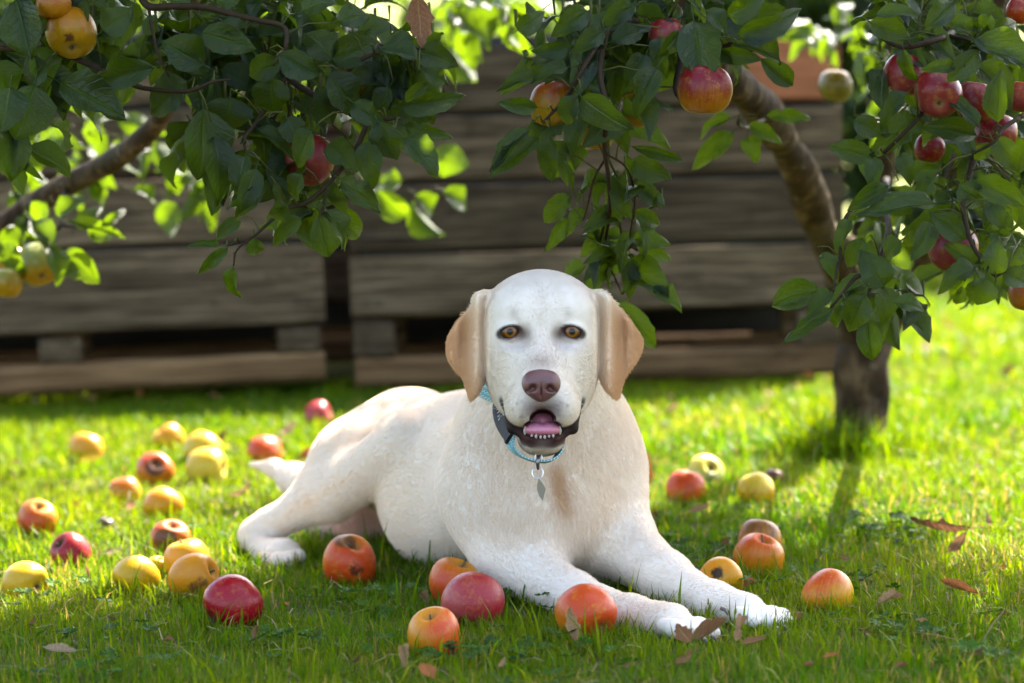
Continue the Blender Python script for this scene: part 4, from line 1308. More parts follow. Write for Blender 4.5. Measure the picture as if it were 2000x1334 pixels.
# fuller leaves behind the placed ones
TR.spray(1190, 40, 190, 80, 3.02, 3.35, 60)
TR.spray(1150, 170, 110, 80, 3.05, 3.3, 26)
TR.spray(1185, 400, 75, 130, 3.06, 3.22, 16, size=(0.045, 0.062))
TR.spray(1390, 15, 130, 55, 3.05, 3.5, 36)
TR.spray(1860, 60, 170, 80, 3.06, 3.5, 56)
TR.spray(1870, 280, 150, 110, 3.08, 3.6, 64)
TR.spray(1830, 420, 140, 80, 3.08, 3.7, 44)
TR.spray(1930, 480, 80, 80, 3.06, 3.4, 16)
TR.spray(1700, 560, 50, 40, 3.1, 3.4, 8)
TR.spray(1640, 25, 110, 50, 4.6, 5.6, 20)                       # sunlit, farther back
TR.spray(1735, 190, 50, 150, 4.2, 5.4, 24)
CR = [(0.90, 4.45, 1.62, 0.52, 0.62, 0.42, 2200), (0.35, 3.75, 1.42, 0.62, 0.50, 0.40, 2600), (1.0, 3.7, 1.42, 0.50, 0.60, 0.42, 1500), (-0.10, 3.55, 1.50, 0.40, 0.45, 0.42, 1200)]  # unseen leaf masses, placed so their shade falls on dog and lawn
TR.crown(CR)
for (x, y, z) in ((0.75, 4.5, 1.9), (0.3, 3.75, 1.7), (1.05, 3.7, 1.7), (-0.1, 3.5, 1.75)):
    p0 = np.array(TR.samples[100][0]) if False else np.array(P(1370, 95, Yt0 - 1.1)) if x < 0.5 else np.array(P(1930, 140, Yt0 - 0.8))
    TR.wood("branch", [p0, (p0 + np.array((x, y, z))) / 2 + (0, 0, 0.12), np.array((x, y, z))], [0.016, 0.012, 0.004], 9, samples=14)
TR.finish()

# ------------------------------------------------------------------ the tree whose trunk stands beyond the picture's edge
tl0 = np.array((P(-230, 900, 4.35)[0], 4.35, 0.0))
TL = Tree(tl0, "apple tree with a dark arching limb and golden apples over the bins", "apple trees")
TL.wood("trunk", [tl0 + (0, 0, -0.03), tl0 + (0.0, 0, 0.12), tl0 + (0.02, 0, 0.28), tl0 + (0.05, 0, 0.42)], [0.068, 0.058, 0.052, 0.046], 18, rough=0.15, samples=30)
TL.wood("limb", [tl0 + (0.04, 0, 0.36), P(-60, 505, 4.33), P(60, 405, 4.3), P(130, 362, 4.22), P(200, 325, 4.15), P(260, 285, 4.05), P(308, 238, 3.95), P(345, 165, 3.8), P(370, 80, 3.6), P(380, -40, 3.4), P(420, -160, 3.3)],
        [0.040, 0.030, 0.023, 0.021, 0.020, 0.018, 0.016, 0.014, 0.012, 0.011, 0.009], 14, rough=0.10, samples=64)
TL.wood("limb", [tl0 + (0.03, 0, 0.38), tl0 + (0.0, -0.15, 0.7), tl0 + (0.10, -0.5, 1.0), tl0 + (0.25, -0.9, 1.2)], [0.038, 0.030, 0.022, 0.014], 12, rough=0.1, samples=24)
TL.twig([(380, -40, 3.4), (300, -60, 3.1), (275, -20, 3.0), (290, 12, 2.98), (340, 12, 2.97), (400, 14, 2.97), (450, 27, 2.97), (505, 40, 2.96), (556, 54, 2.96), (558, 100, 2.95)], 0.006, 0.0026, "branch")
TL.twig([(290, 12, 2.98), (297, 55, 2.97), (310, 110, 2.96), (330, 150, 2.96)], 0.0022, 0.0014)
TL.twig([(-60, 60, 3.1), (-10, 88, 3.05), (60, 95, 3.02), (120, 103, 3.0), (175, 126, 2.99), (240, 155, 2.98), (280, 172, 2.98), (365, 178, 2.96), (415, 160, 2.95), (450, 155, 2.95)], 0.006, 0.0016, "branch")
TL.twig([(380, -40, 3.4), (480, 60, 3.2), (560, 150, 3.08), (640, 200, 3.02), (720, 235, 3.0), (780, 230, 2.99)], 0.006, 0.002, "branch")
TL.twig([(720, 235, 3.0), (690, 300, 3.0), (640, 360, 2.99), (600, 395, 2.98), (555, 410, 2.98), (520, 440, 2.97), (490, 465, 2.97), (445, 480, 2.97)], 0.0036, 0.0014, "branch")
TL.twig([(640, 360, 2.99), (632, 400, 2.98), (628, 420, 2.98)], 0.002, 0.0012)
TL.twig([(485, 468, 2.97), (462, 490, 2.97), (456, 520, 2.97)], 0.0014, 0.001)
TL.twig([(560, 150, 3.08), (500, 240, 3.0), (478, 270, 2.98), (480, 300, 2.98)], 0.003, 0.0016)
TL.twig([(640, 200, 3.02), (700, 120, 3.0), (780, 95, 3.0), (830, 95, 3.0)], 0.003, 0.0016)
TL.twig([(130, 362, 4.22), (125, 400, 4.15), (118, 440, 4.1), (90, 470, 4.06)], 0.006, 0.003)
TL.twig([(118, 440, 4.1), (170, 445, 4.05), (200, 440, 4.05)], 0.003, 0.002)
LL = """30 0 70 115 88|70 92 107 165 68|68 165 42 275 92|300 132 168 160 56|118 160 252 232 72|400 128 318 82 72|395 65 498 90 54|366 160 283 215 76|398 212 405 352 98|450 190 443 258 90|548 123 474 146 52|545 105 622 148 56|650 115 600 55 62
646 115 740 81 64|640 145 710 215 72|532 150 528 226 70|778 207 907 195 44|792 246 873 271 32|738 238 772 318 52|789 268 858 348 50|720 275 715 365 50|815 98 888 122 52|740 95 815 130 52|837 162 780 200 24|665 350 742 408 46
640 410 693 470 46|625 420 643 505 50|470 430 420 460 30|445 483 387 536 24|455 520 449 588 30|430 478 376 474 16|497 465 500 508 32|590 425 527 475 32|515 360 458 428 32|560 400 530 440 38|418 265 445 382 62|480 300 455 370 46|500 250 578 300 32
20 170 10 260 70|105 0 20 60 70|160 0 110 -20 50|170 5 120 60 60|330 0 380 -20 40|420 5 470 -25 44|280 40 310 60 40|590 20 640 -10 50|660 40 720 20 50|700 60 760 40 44|560 230 590 280 50|610 255 560 320 56|640 280 700 330 52
690 200 740 240 44|760 170 730 230 42|830 140 880 160 36|770 60 800 110 46|500 330 470 410 44|540 350 570 400 40|590 340 560 390 40|600 380 640 400 34|350 100 390 140 40|470 60 430 40 40|90 120 40 170 62|-10 120 30 190 70|200 60 250 20 56|620 170 660 240 50"""
for s_ in LL.replace("\n", "|").split("|"):
    a = list(map(float, s_.split()))
    TL.pleaf(*a[:4], a[4], 2.96 + TL.rs.uniform(-0.04, 0.05))
for s_ in "120 490 190 552 56|100 480 128 540 46|130 430 245 455 22|200 440 245 410 20|150 445 190 405 34|60 430 100 500 44|30 440 10 500 44|90 395 60 440 40|0 470 40 530 40|170 450 230 465 30|110 420 150 380 40".split("|"):
    a = list(map(float, s_.split()))
    TL.pleaf(*a[:4], a[4] , 4.03 + TL.rs.uniform(-0.05, 0.05))
TL.spray(70, 60, 130, 110, 3.05, 3.4, 44)
TL.spray(60, 230, 80, 60, 3.05, 3.2, 10)
TL.spray(300, 60, 220, 80, 3.05, 3.5, 64)
TL.spray(470, 170, 160, 90, 3.03, 3.3, 40)
TL.spray(560, 60, 220, 80, 3.06, 3.5, 60)
TL.spray(660, 230, 150, 90, 3.05, 3.4, 48)
TL.spray(600, 380, 90, 60, 3.04, 3.2, 14)
TL.spray(760, 110, 100, 110, 3.06, 3.5, 26)
TL.spray(440, 220, 120, 90, 3.05, 3.4, 16)
# sunlit sprays on the far side of the crown
for s_ in "845 300 912 330 62|868 372 926 400 46|738 372 792 432 52|800 398 860 462 52|815 380 865 420 44|262 368 326 388 32|322 392 335 458 46|380 350 420 440 46|402 360 365 425 40|862 82 928 165 56|900 60 925 135 50|300 280 345 330 46|350 330 400 370 40|200 240 150 285 46|230 225 320 270 44|100 260 60 310 44|880 20 960 60 60|930 50 985 20 50|770 330 740 395 40".split("|"):
    a = list(map(float, s_.split()))
    TL.pleaf(*a[:4], a[4], 4.75 + TL.rs.uniform(-0.15, 0.15), dy=TL.rs.uniform(-0.05, 0.05), flip=TL.rs.rand() < 0.5)
TL.spray(110, 260, 180, 90, 4.4, 5.2, 38)
TL.spray(320, 340, 110, 70, 4.5, 5.1, 14)
TL.spray(930, 30, 80, 50, 4.6, 5.4, 22)
TL.spray(250, 70, 230, 90, 4.5, 5.4, 20)
TL.spray(650, 90, 200, 110, 4.5, 5.4, 18)
TL.spray(40, 380, 70, 50, 4.3, 4.8, 12)
TL.crown([(-0.85, 3.35, 1.35, 0.55, 0.55, 0.35, 1300), (-0.45, 3.1, 1.30, 0.45, 0.45, 0.35, 1200), (-0.5, 3.75, 1.42, 0.60, 0.42, 0.36, 2400)])  # unseen leaf masses, added overhead to darken the leaves in view
TL.wood("branch", [tl0 + (0.25, -0.9, 1.2), np.array((-0.6, 3.3, 1.45)), np.array((-0.35, 3.1, 1.5))], [0.014, 0.009, 0.003], 9, samples=14)
TL.finish()
# ------------------------------------------------------------------ shrubs and trees far behind the bins
def far_tree(x, Y, h, w, seed, label, tint=1.0, trunk=True):
    T = Tree((x, Y, 0 if Y < 24 else 0.4), label, "trees and shrubs beyond the lawn", "shrub" if not trunk else "background_tree")
    T.root["category"] = "tree" if trunk else "shrub"
    rs = np.random.RandomState(seed)
    T.wood("trunk", [np.array((x, Y, -0.05)), np.array((x + 0.05, Y, h * 0.3)), np.array((x, Y, h * 0.7))], [0.12 * w / 2, 0.09 * w / 2, 0.03], 9, samples=10)
    T.hidden = []
    for b in range(16):
        c = np.array((x + rs.normal(0, w * 0.28), Y + rs.normal(0, w * 0.25), h * rs.uniform(0.22 if not trunk else 0.42, 0.95)))
        r = w * rs.uniform(0.16, 0.28)
        for _ in range(120):
            p = rs.normal(size=3); p = c + p / np.linalg.norm(p) * r * rs.rand() ** 0.4
            d = rs.normal(size=3); d /= np.linalg.norm(d); nn = rs.normal(size=3) + np.array((0, 0, 1)); L = rs.uniform(0.13, 0.22)
            xx = nn - d * (nn @ d); xx /= np.linalg.norm(xx)
            M = np.eye(4); M[:3, 0] = np.cross(d, xx) * L * 0.65; M[:3, 1] = d * L; M[:3, 2] = xx * L; M[:3, 3] = p
            T.hidden.append(M)
    T.samples = T.samples[:2]
    T.finish()
far_tree(-1.2, 13.0, 2.6, 2.6, 1, "bushy green shrub rising behind the bin on tan runners", trunk=False)
far_tree(0.9, 14.5, 2.3, 2.4, 2, "bushy green shrub behind the bin with the terracotta board", trunk=False)
far_tree(2.05, 14.0, 2.7, 2.2, 6, "dark bushy shrub at the bins' open end beyond the lawn", trunk=False)
far_tree(2.9, 15.5, 3.4, 2.6, 3, "broad leafy tree beyond the lawn past the bins' open end")
far_tree(5.0, 19.0, 4.0, 3.4, 4, "tall leafy tree standing farthest out beyond the sunny lawn")
far_tree(-3.6, 16.0, 3.6, 3.0, 5, "leafy tree beyond the bins on the shaded side")
# ------------------------------------------------------------------ apples
APROF = spline([(0.0, 0.60), (0.10, 0.68), (0.26, 0.82), (0.52, 0.87), (0.82, 0.64), (0.985, 0.20), (0.965, -0.25), (0.80, -0.62), (0.52, -0.82), (0.27, -0.835), (0.10, -0.765), (0.0, -0.73)], 24)
def apple_mesh(seed, squash=1.0, lump=0.05):
    rs = np.random.RandomState(seed)
    nu = 28
    V = []
    dx, dz = rs.normal(0, lump, 2), rs.normal(0, lump)
    ph = rs.uniform(0, 6.28, 4)
    for (r, z) in APROF:
        for i in range(nu):
            a = 2 * math.pi * i / nu
            k = 1 + 0.5 * lump * math.sin(2 * a + ph[0]) * r + 0.35 * lump * math.sin(3 * a + ph[1] + z) + (0.03 * math.cos(5 * a + ph[2]) * max(0, -z) * (r < 0.9))
            V.append((r * k * math.cos(a) + dx[0] * z * 0.6, r * k * math.sin(a) + dx[1] * z * 0.6, z * squash * (1 + 0.9 * lump * math.cos(a + ph[3]) * r)))
    F = []
    n = len(APROF)
    for j in range(n - 1):
        for i in range(nu):
            F.append((j * nu + i, (j + 1) * nu + i, (j + 1) * nu + (i + 1) % nu, j * nu + (i + 1) % nu))
    return mesh_np("apple", np.array(V), np.array(F))

YEL, PALE, ORG, ORR, RED, PINK, GRN = (0.50, 0.28, 0.005), (0.56, 0.42, 0.04), (0.52, 0.190, 0.005), (0.42, 0.045, 0.005), (0.24, 0.005, 0.010), (0.34, 0.050, 0.045), (0.36, 0.40, 0.09)
def apple_mat(base, blush, amount, bdir, spots, seed, gloss=0.32):
    t = NT("apple_skin")
    oc = t.coord()
    vl = t.n("ShaderNodeVectorMath", operation='NORMALIZE'); t.l(oc, vl.inputs[0])
    off = t.mapping(oc, loc=(seed * 3.7 % 11, seed * 1.3 % 7, seed * 2.1 % 5))
    n1 = t.noise(off, 1.7, 4); n2 = t.noise(off, 7, 5, 0.65)
    sx = t.n("ShaderNodeSeparateXYZ"); t.l(oc, sx.inputs[0])
    ang = t.math('ARCTAN2', sx.outputs[1], sx.outputs[0])
    cb = t.n("ShaderNodeCombineXYZ"); t.l(t.math('SINE', ang), cb.inputs[0]); t.l(t.math('COSINE', ang), cb.inputs[1]); t.l(t.math('MULTIPLY', sx.outputs[2], 0.12), cb.inputs[2])
    streak = t.noise(t.mapping(cb.outputs[0], (1, 1, 1), (seed * 1.9 % 9, 0, 0)), 11, 4, 0.7)
    dt = t.n("ShaderNodeVectorMath", operation='DOT_PRODUCT'); t.l(vl.outputs[0], dt.inputs[0]); dt.inputs[1].default_value = Vector(bdir).normalized()
    m = t.math('ADD', t.math('MULTIPLY', dt.outputs["Value"], 0.50), t.math('MULTIPLY_ADD', n1, 0.8, amount - 0.52))
    m = t.math('ADD', m, t.math('MULTIPLY_ADD', streak, 0.75, -0.37))
    m = t.ramp(m, [(0.25, 0.0), (0.75, 1.0)])
    b2 = t.mix(n2, base, tuple(min(1, x * 0.72) for x in base))
    col = t.mix(m, b2, blush)
    mot = t.ramp(t.noise(off, 3.4, 5, 0.7), [(0.52, 0.0), (0.66, 1.0)])
    col = t.mix(t.math('MULTIPLY', mot, 0.38), col, tuple(0.5 * x + 0.5 * y for x, y in zip(base, (0.48, 0.25, 0.02))))
    scab = t.ramp(t.noise(off, 9.0, 4, 0.75), [(0.68, 0.0), (0.74, 1.0)])
    col = t.mix(t.math('MULTIPLY', scab, 0.65), col, (0.09, 0.045, 0.014))
    # pale dots
    vo = t.n("ShaderNodeTexVoronoi"); vo.inputs["Scale"].default_value = 15; t.l(off, vo.inputs["Vector"])
    dots = t.ramp(vo.outputs["Distance"], [(0.06, 1.0), (0.11, 0.0)])
    col = t.mix(t.math('MULTIPLY', dots, 0.35), col, (0.62, 0.42, 0.22))
    # russet in the stem hollow
    rr = t.math('SQRT', t.math('ADD', t.math('MULTIPLY', sx.outputs[0], sx.outputs[0]), t.math('MULTIPLY', sx.outputs[1], sx.outputs[1])))
    col = t.mix(t.math('MULTIPLY', t.ramp(t.math('ADD', rr, t.math('MULTIPLY', n2, 0.2)), [(0.16, 1.0), (0.42, 0.0)]), 0.8), col, (0.20, 0.13, 0.035))
    rough = t.math('MULTIPLY_ADD', t.ramp(rr, [(0.25, 1.0), (0.55, 0.0)]), 0.9 - gloss, gloss)
    for (sd, size, dark) in spots:
        d2 = t.n("ShaderNodeVectorMath", operation='DOT_PRODUCT'); t.l(vl.outputs[0], d2.inputs[0]); d2.inputs[1].default_value = Vector(sd).normalized()
        v = t.math('ADD', d2.outputs["Value"], t.math('MULTIPLY_ADD', t.noise(off, 4, 4, 0.7), 0.16, -0.08))
        sp = t.ramp(v, [(math.cos(size) - 0.03, 0.0), (math.cos(size) + 0.02, 1.0)])
        c2 = t.mix(n2, dark, tuple(x * 0.4 for x in dark))
        col = t.mix(t.math('MULTIPLY', sp, 0.94), col, c2)
    return t.done(t.principled(col, rough, t.bump(n2, 0.08, 0.02), Specular_IOR_Level=0.22, Coat_Weight=0.04, Coat_Roughness=0.2, Subsurface_Weight=0.10, Subsurface_Radius=(0.10, 0.05, 0.02), Subsurface_Scale=0.03))
M_STEM = plain("apple_stem", (0.085, 0.055, 0.025), 0.8)
M_CALYX = plain("apple_calyx", (0.055, 0.045, 0.025), 0.9)
APPLES = []          # (centre, radius), for clearing the grass
def calyx_mesh(rs):
    m = MB()
    for i in range(5):
        a = i * 1.2566 + rs.uniform(-0.2, 0.2)
        c, s = math.cos(a), math.sin(a)
        m.tube([(0.02 * c, 0.02 * s, -0.73), (0.075 * c, 0.075 * s, -0.80), (0.05 * c, 0.05 * s, -0.87)], [0.035, 0.028, 0.004], 5)
    return m.mesh("calyx")
def make_apple(center, r, axis, kind, label, group=None, seed=0, spots=(), stem=True, squash=1.0, lump=0.05, gloss=0.32):
    """axis: stem direction as (right, up, towards the camera)"""
    rs = np.random.RandomState(seed + 50)
    base, blush, amount, bdir = kind
    z = RIGHT * axis[0] + UPV * axis[1] - FWD * axis[2]
    q = Vector(z).to_track_quat('Z', 'Y')
    inv = q.inverted()
    # directions for blush and spots are given in the same right / up / towards frame
    def loc(d): return tuple(inv @ Vector(RIGHT * d[0] + UPV * d[1] - FWD * d[2]))
    o = obj("apple", apple_mesh(seed, squash, lump), apple_mat(base, blush, amount, loc(bdir), [(loc(s[0]), s[1], s[2]) for s in spots], seed + 1, gloss))
    o.location = tuple(center); o.rotation_mode = 'QUATERNION'; o.rotation_quaternion = q
    o.scale = (r, r, r)
    tag(o, label, "apple", group)
    if stem:
        m = MB(); ex, ey = rs.normal(0, 0.10, 2)
        m.tube([(0, 0, 0.58), (ex * 0.4, ey * 0.4, 0.78), (ex, ey, 0.98)], [0.045, 0.032, 0.045], 6)
        obj("stem", m.mesh("stem"), M_STEM, o)
    obj("calyx", calyx_mesh(rs), M_CALYX, o)
    APPLES.append((np.array(center), r))
    return o

BRN = (0.075, 0.028, 0.010); BLK = (0.014, 0.009, 0.007); RUS = (0.16, 0.065, 0.018)
UP = (0, 1, 0.3)
def K(base, blush, amt, d=(0, 1, 0.3)): return (base, blush, amt, d)
GA = [ # centre px, py, width, height, stem axis, kind, spots, label
 (170, 873, 68, 55, (0.2, 0.9, -0.2), K(YEL, ORG, 0.42), [], "yellow orange apple on the lawn with a bright yellow leaf against it"),
 (330, 857, 64, 55, (-0.5, 0.7, 0.2), K(YEL, ORG, 0.35), [], "golden apple farthest back in the pile of yellow apples"),
 (397, 870, 76, 54, (0.4, 0.8, -0.3), K(PALE, YEL, 0.40), [], "pale yellow apple half hidden behind another pale yellow one"),
 (403, 905, 86, 58, (0.9, 0.1, 0.2), K(PALE, YEL, 0.30), [], "pale yellow apple leaning on the pale one behind it"),
 (302, 920, 76, 70, (0.2, 0.5, 0.8), K(ORG, ORR, 0.50), [((0.15, 0.35, 1), 0.52, BRN)], "orange apple with a large dark brown bruise on its face"),
 (244, 962, 66, 62, (-0.3, 0.9, 0), K(YEL, ORR, 0.42, (-0.3, 1, 0)), [], "orange yellow apple touching the bruised apple's lower side"),
 (317, 985, 80, 70, (0.5, 0.8, -0.3), K(YEL, ORG, 0.50), [], "round golden orange apple in front of the bruised apple"),
 (515, 875, 74, 50, (0, 1, -0.3), K(ORG, ORR, 0.62), [], "orange red apple on the sunlit grass behind the dog's tail"),
 (620, 806, 58, 40, (0.9, 0.3, 0.1), K(PINK, RED, 0.30), [], "small pink red apple lying alone towards the bins"),
 (660, 850, 50, 44, (0, 1, 0), K(ORG, ORR, 0.5), [], "orange apple partly hidden behind the dog's rump"),
 (72, 1012, 82, 66, (0.15, 0.8, 0.45), K(ORG, ORR, 0.55, (-0.3, -0.5, 0.5)), [], "orange apple with red cheeks and its hollow turned upward"),
 (138, 1080, 82, 76, (-0.5, 0.6, 0.5), K(PINK, RED, 0.68), [((-0.6, 0.62, 0.6), 0.36, BRN)], "dark red purple apple with a brown sunken patch"),
 (50, 1135, 90, 78, (-0.75, 0.15, -0.6), K(YEL, YEL, 0.2), [], "bright yellow apple with its dark eye facing the camera side"),
 (332, 1047, 84, 62, (0.2, 0.8, 0.4), K(ORG, ORR, 0.45), [((-0.1, 0.1, 1), 0.55, RUS)], "orange apple with a russet brown flank near yellow ones"),
 (365, 1086, 98, 68, (-0.2, 0.9, 0.1), K(YEL, ORG, 0.45), [], "golden apple wedged behind a larger orange one"),
 (380, 1130, 104, 98, (0.85, 0.35, 0.35), K(ORG, ORG, 0.35), [((0.15, -0.35, 1), 0.24, RUS), ((0.45, -0.1, 1), 0.12, RUS)], "large golden orange apple with brown scab next to a crimson apple"),
 (265, 1127, 90, 82, (0.6, 0.5, -0.5), K(YEL, YEL, 0.25), [((0, -0.9, 0.6), 0.22, RUS)], "smooth yellow apple with a small one pressed against its side"),
 (306, 1112, 46, 52, (0.3, 0.8, 0.2), K(YEL, YEL, 0.3), [], "small yellow apple pressed against a bigger yellow one"),
 (457, 1177, 117, 106, (-0.75, -0.55, 0.35), K(RED, RED, 0.55), [], "shiny crimson apple lying on its side in front of golden apples"),
 (683, 1097, 110, 96, (0.25, 0.72, 0.42), K(ORG, ORR, 0.66, (0.2, -0.2, 0.8)), [((-0.12, 0.95, 0.42), 0.42, RUS), ((0.3, -0.15, 1), 0.09, BRN)], "orange red apple with a brown patch on top beside the dog's belly"),
 (887, 1128, 106, 74, (0.35, 0.85, 0.25), K(ORG, ORR, 0.45, (-0.4, -0.2, 0.6)), [], "orange apple behind the pink one with its stem hollow on top"),
 (922, 1172, 122, 106, (0.25, 0.80, -0.55), K(PINK, RED, 0.42, (0.7, 0.2, 0.3)), [], "rosy pink apple with its eye turned to the ground and the camera"),
 (847, 1224, 110, 68, (-0.15, 0.85, 0.4), K(ORG, ORR, 0.40, (0.7, 0.1, 0.4)), [], "flat orange apple sitting in front of the rosy pink one"),
 (1146, 1192, 124, 98, (-0.5, 0.5, -0.7), K(ORG, ORR, 0.70, (0.4, 0.5, 0.4)), [], "red streaked orange apple leaning on the dog's outstretched fore leg"),
 (1338, 944, 78, 50, (0.2, 0.9, -0.2), K(ORG, ORR, 0.68), [], "orange red apple beside a pale green one past the dog's shoulder"),
 (1378, 920, 78, 62, (0.3, 0.4, 0.7), K(GRN, PALE, 0.35), [((0.2, 0.0, 1), 0.25, (0.10, 0.13, 0.03))], "pale green apple with a green blotch behind an orange red one"),
 (1477, 960, 76, 70, (-0.4, 0.8, -0.3), K(YEL, PALE, 0.3), [], "clean lemon yellow apple on the grass between dog and trunk"),
 (1483, 1042, 92, 54, (0.1, 0.9, -0.2), K(ORG, RUS, 0.40), [], "brownish orange apple just behind a brighter orange one"),
 (1480, 1078, 100, 70, (0.25, 0.85, 0.40), K(ORG, ORR, 0.35), [], "bright orange apple with its stem hollow showing, in front of a brownish one"),
 (1408, 1130, 88, 78, (-0.4, 0.5, -0.6), K(YEL, ORG, 0.40), [((-0.28, 0.42, 0.9), 0.30, BLK)], "yellow apple with a black rotten spot by the dog's fore leg"),
 (1616, 1156, 104, 82, (0.3, 0.6, -0.6), K(YEL, ORR, 0.42, (-0.2, 1, 0.2)), [], "orange yellow apple with faint red top alone right of the paws"),
 (1510, 932, 40, 34, (0.2, 0.9, 0.1), K(RUS, BRN, 0.4), [], "small shrivelled brown apple behind the lemon yellow one"),
 (206, 1027, 40, 34, (0.2, 0.9, 0.1), K(BRN, BLK, 0.4), [], "small rotten dark brown apple among the golden ones"),
]
for i, (cx, cy, w, h, ax, kind, spots, label) in enumerate(GA):
    pyc = cy - h / 2 + 0.47 * w
    z = 0.03
    for _ in range(6):
        p = G(cx, pyc, z)
        r = w / 2 * p[1] / FPX * 0.985
        z = r * 0.74
    make_apple(p, r, ax, kind, label.replace("right of the paws", "on the grass beyond the paws").replace("facing the camera side", "facing sideways").replace("to the ground and the camera", "to the ground"), None, 10 + i, spots, stem=True, lump=0.085 if w > 60 else 0.10, gloss=0.24 if "shiny" in label else 0.36)

HA = [ # hanging: px, py, radius px, Y, axis, kind, spots, label
 (138, 62, 51, 2.98, (-0.15, 0.75, -0.5), K(YEL, ORG, 0.5), [((0.1, -0.45, 1), 0.10, BRN)], "golden apple hanging with its dark eye showing, between dark leaves"),
 (105, 8, 34, 2.96, (0, 1, 0), K(ORG, ORR, 0.4), [], "orange apple hanging just above the golden one"),
 (75, 517, 43, 4.05, (-0.3, 0.6, -0.6), K(YEL, GRN, 0.45), [], "greenish yellow apple in the low cluster with its eye showing"),
 (22, 512, 33, 4.10, (0, 1, 0), K(YEL, ORG, 0.3), [], "yellow apple in the low cluster half under a leaf"),
 (12, 553, 32, 4.02, (0, 1, 0), K(YEL, GRN, 0.3), [], "lowest yellow apple of the low cluster"),
 (603, 312, 50, 3.06, (0.2, 0.7, -0.6), K(PINK, RED, 0.35), [], "dull pink apple half covered by a leaf above the bins' joint"),
 (700, 165, 42, 3.10, (-0.2, 0.7, -0.6), K(YEL, RUS, 0.4), [], "dim yellow apple with a dark eye deep among the leaves"),
 (1376, 176, 53, 2.99, (0.05, 1, 0.1), K(ORG, RED, 0.66, (0, 1, 0.3)), [], "red apple with yellow base hanging beside the leaning limb"),
 (1085, 205, 50, 3.10, (-0.1, 1, 0), K(YEL, ORR, 0.42), [], "yellow apple flushed orange behind the drooping leaves"),
 (1165, 262, 36, 3.14, (0, 1, 0), K(YEL, YEL, 0.3), [], "plain yellow apple above the hanging twig, lower of two"),
 (1245, 215, 38, 3.16, (0.2, 1, 0), K(YEL, YEL, 0.3), [], "plain yellow apple beside the hanging twig, upper of two"),
 (1300, 68, 34, 3.06, (0, 1, 0), K(PINK, RED, 0.5), [], "red apple peeping between leaves near the top of the limb"),
 (1767, 146, 43, 3.06, (0.2, 1, 0.1), K(PINK, RED, 0.45), [], "rosy apple with a leaf lying across it, leftmost of its cluster"),
 (1832, 183, 47, 3.00, (0.1, 0.55, -0.8), K(PINK, RED, 0.55), [], "rosy red apple with its dark eye showing in the cluster"),
 (1905, 200, 42, 3.04, (0.2, 1, 0), K(RED, PINK, 0.4), [], "magenta red apple behind a long upright leaf"),
 (1945, 262, 42, 3.10, (0.2, 1, 0), K(RED, RED, 0.4), [], "deep red apple low in the cluster behind leaf stalks"),
 (1998, 190, 32, 3.05, (0.2, 1, 0), K(PINK, ORR, 0.5), [], "orange red apple at the cluster's outer side"),
 (1862, 487, 48, 3.04, (0.2, 0.9, -0.2), K(PINK, RED, 0.5), [], "red apple hanging alone above the leafy spray over the lawn"),
 (2006, 575, 38, 3.08, (0.2, 1, 0), K(ORG, ORR, 0.4), [], "orange apple hanging lowest beside the leafy spray"),
 (1990, 22, 26, 3.05, (0.2, 1, 0), K(ORR, RED, 0.4), [], "dull red apple high among the upper leaves"),
 (1815, 290, 30, 3.12, (0.2, 1, 0), K(RED, RED, 0.4), [], "dark red apple hidden in the shade under the cluster"),
 (1632, 168, 34, 4.40, (0.1, 1, 0), K((0.24, 0.20, 0.02), (0.30, 0.19, 0.01), 0.45), [], "soft yellow green apple hanging in front of the terracotta board"),
]
for i, (cx, cy, r, Y, ax, kind, spots, label) in enumerate(HA):
    label = label.replace(", leftmost of its cluster", " in the big cluster")
    kind = (tuple(x * 0.52 for x in kind[0]), tuple(x * 0.52 for x in kind[1]), kind[2], kind[3])  # both skin colours darkened, painting in the shade of the foliage
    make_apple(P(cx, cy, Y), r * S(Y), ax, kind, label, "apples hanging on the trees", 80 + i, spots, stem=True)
# ------------------------------------------------------------------ fallen leaves and petals
tf = NT("dry_leaf")
uvn = tf.n("ShaderNodeSeparateXYZ"); tf.l(tf.coord("UV"), uvn.inputs[0])
u = tf.math('ABSOLUTE', tf.math('MULTIPLY_ADD', uvn.outputs[0], 2.0, -1.0))
rib = tf.ramp(u, [(0.0, 1.0), (0.09, 0.0)])
side = tf.math('FRACT', tf.math('SUBTRACT', tf.math('MULTIPLY', uvn.outputs[1], 8.0), tf.math('MULTIPLY', u, 2.3)))
vein = tf.math('MAXIMUM', rib, tf.ramp(side, [(0.0, 0.5), (0.12, 0.0), (0.88, 0.0), (1.0, 0.5)]))
rnd = tf.n("ShaderNodeObjectInfo").outputs["Random"]
nz = tf.noise(tf.mapping(tf.coord("UV"), (3, 5, 1)), 3, 5, 0.65)
pal = tf.n("ShaderNodeAttribute", attribute_type='OBJECT', attribute_name="hue").outputs["Color"]
cc = tf.mix(nz, pal, (0.10, 0.045, 0.018))
cc = tf.mix(tf.math('MULTIPLY', vein, 0.5), cc, (0.42, 0.27, 0.14))
M_DRY = tf.done(tf.mixsh(0.25, tf.principled(cc, 0.75, tf.bump(tf.math('ADD', nz, vein), 0.5, 0.02), Specular_IOR_Level=0.08), tf.translucent(cc)))
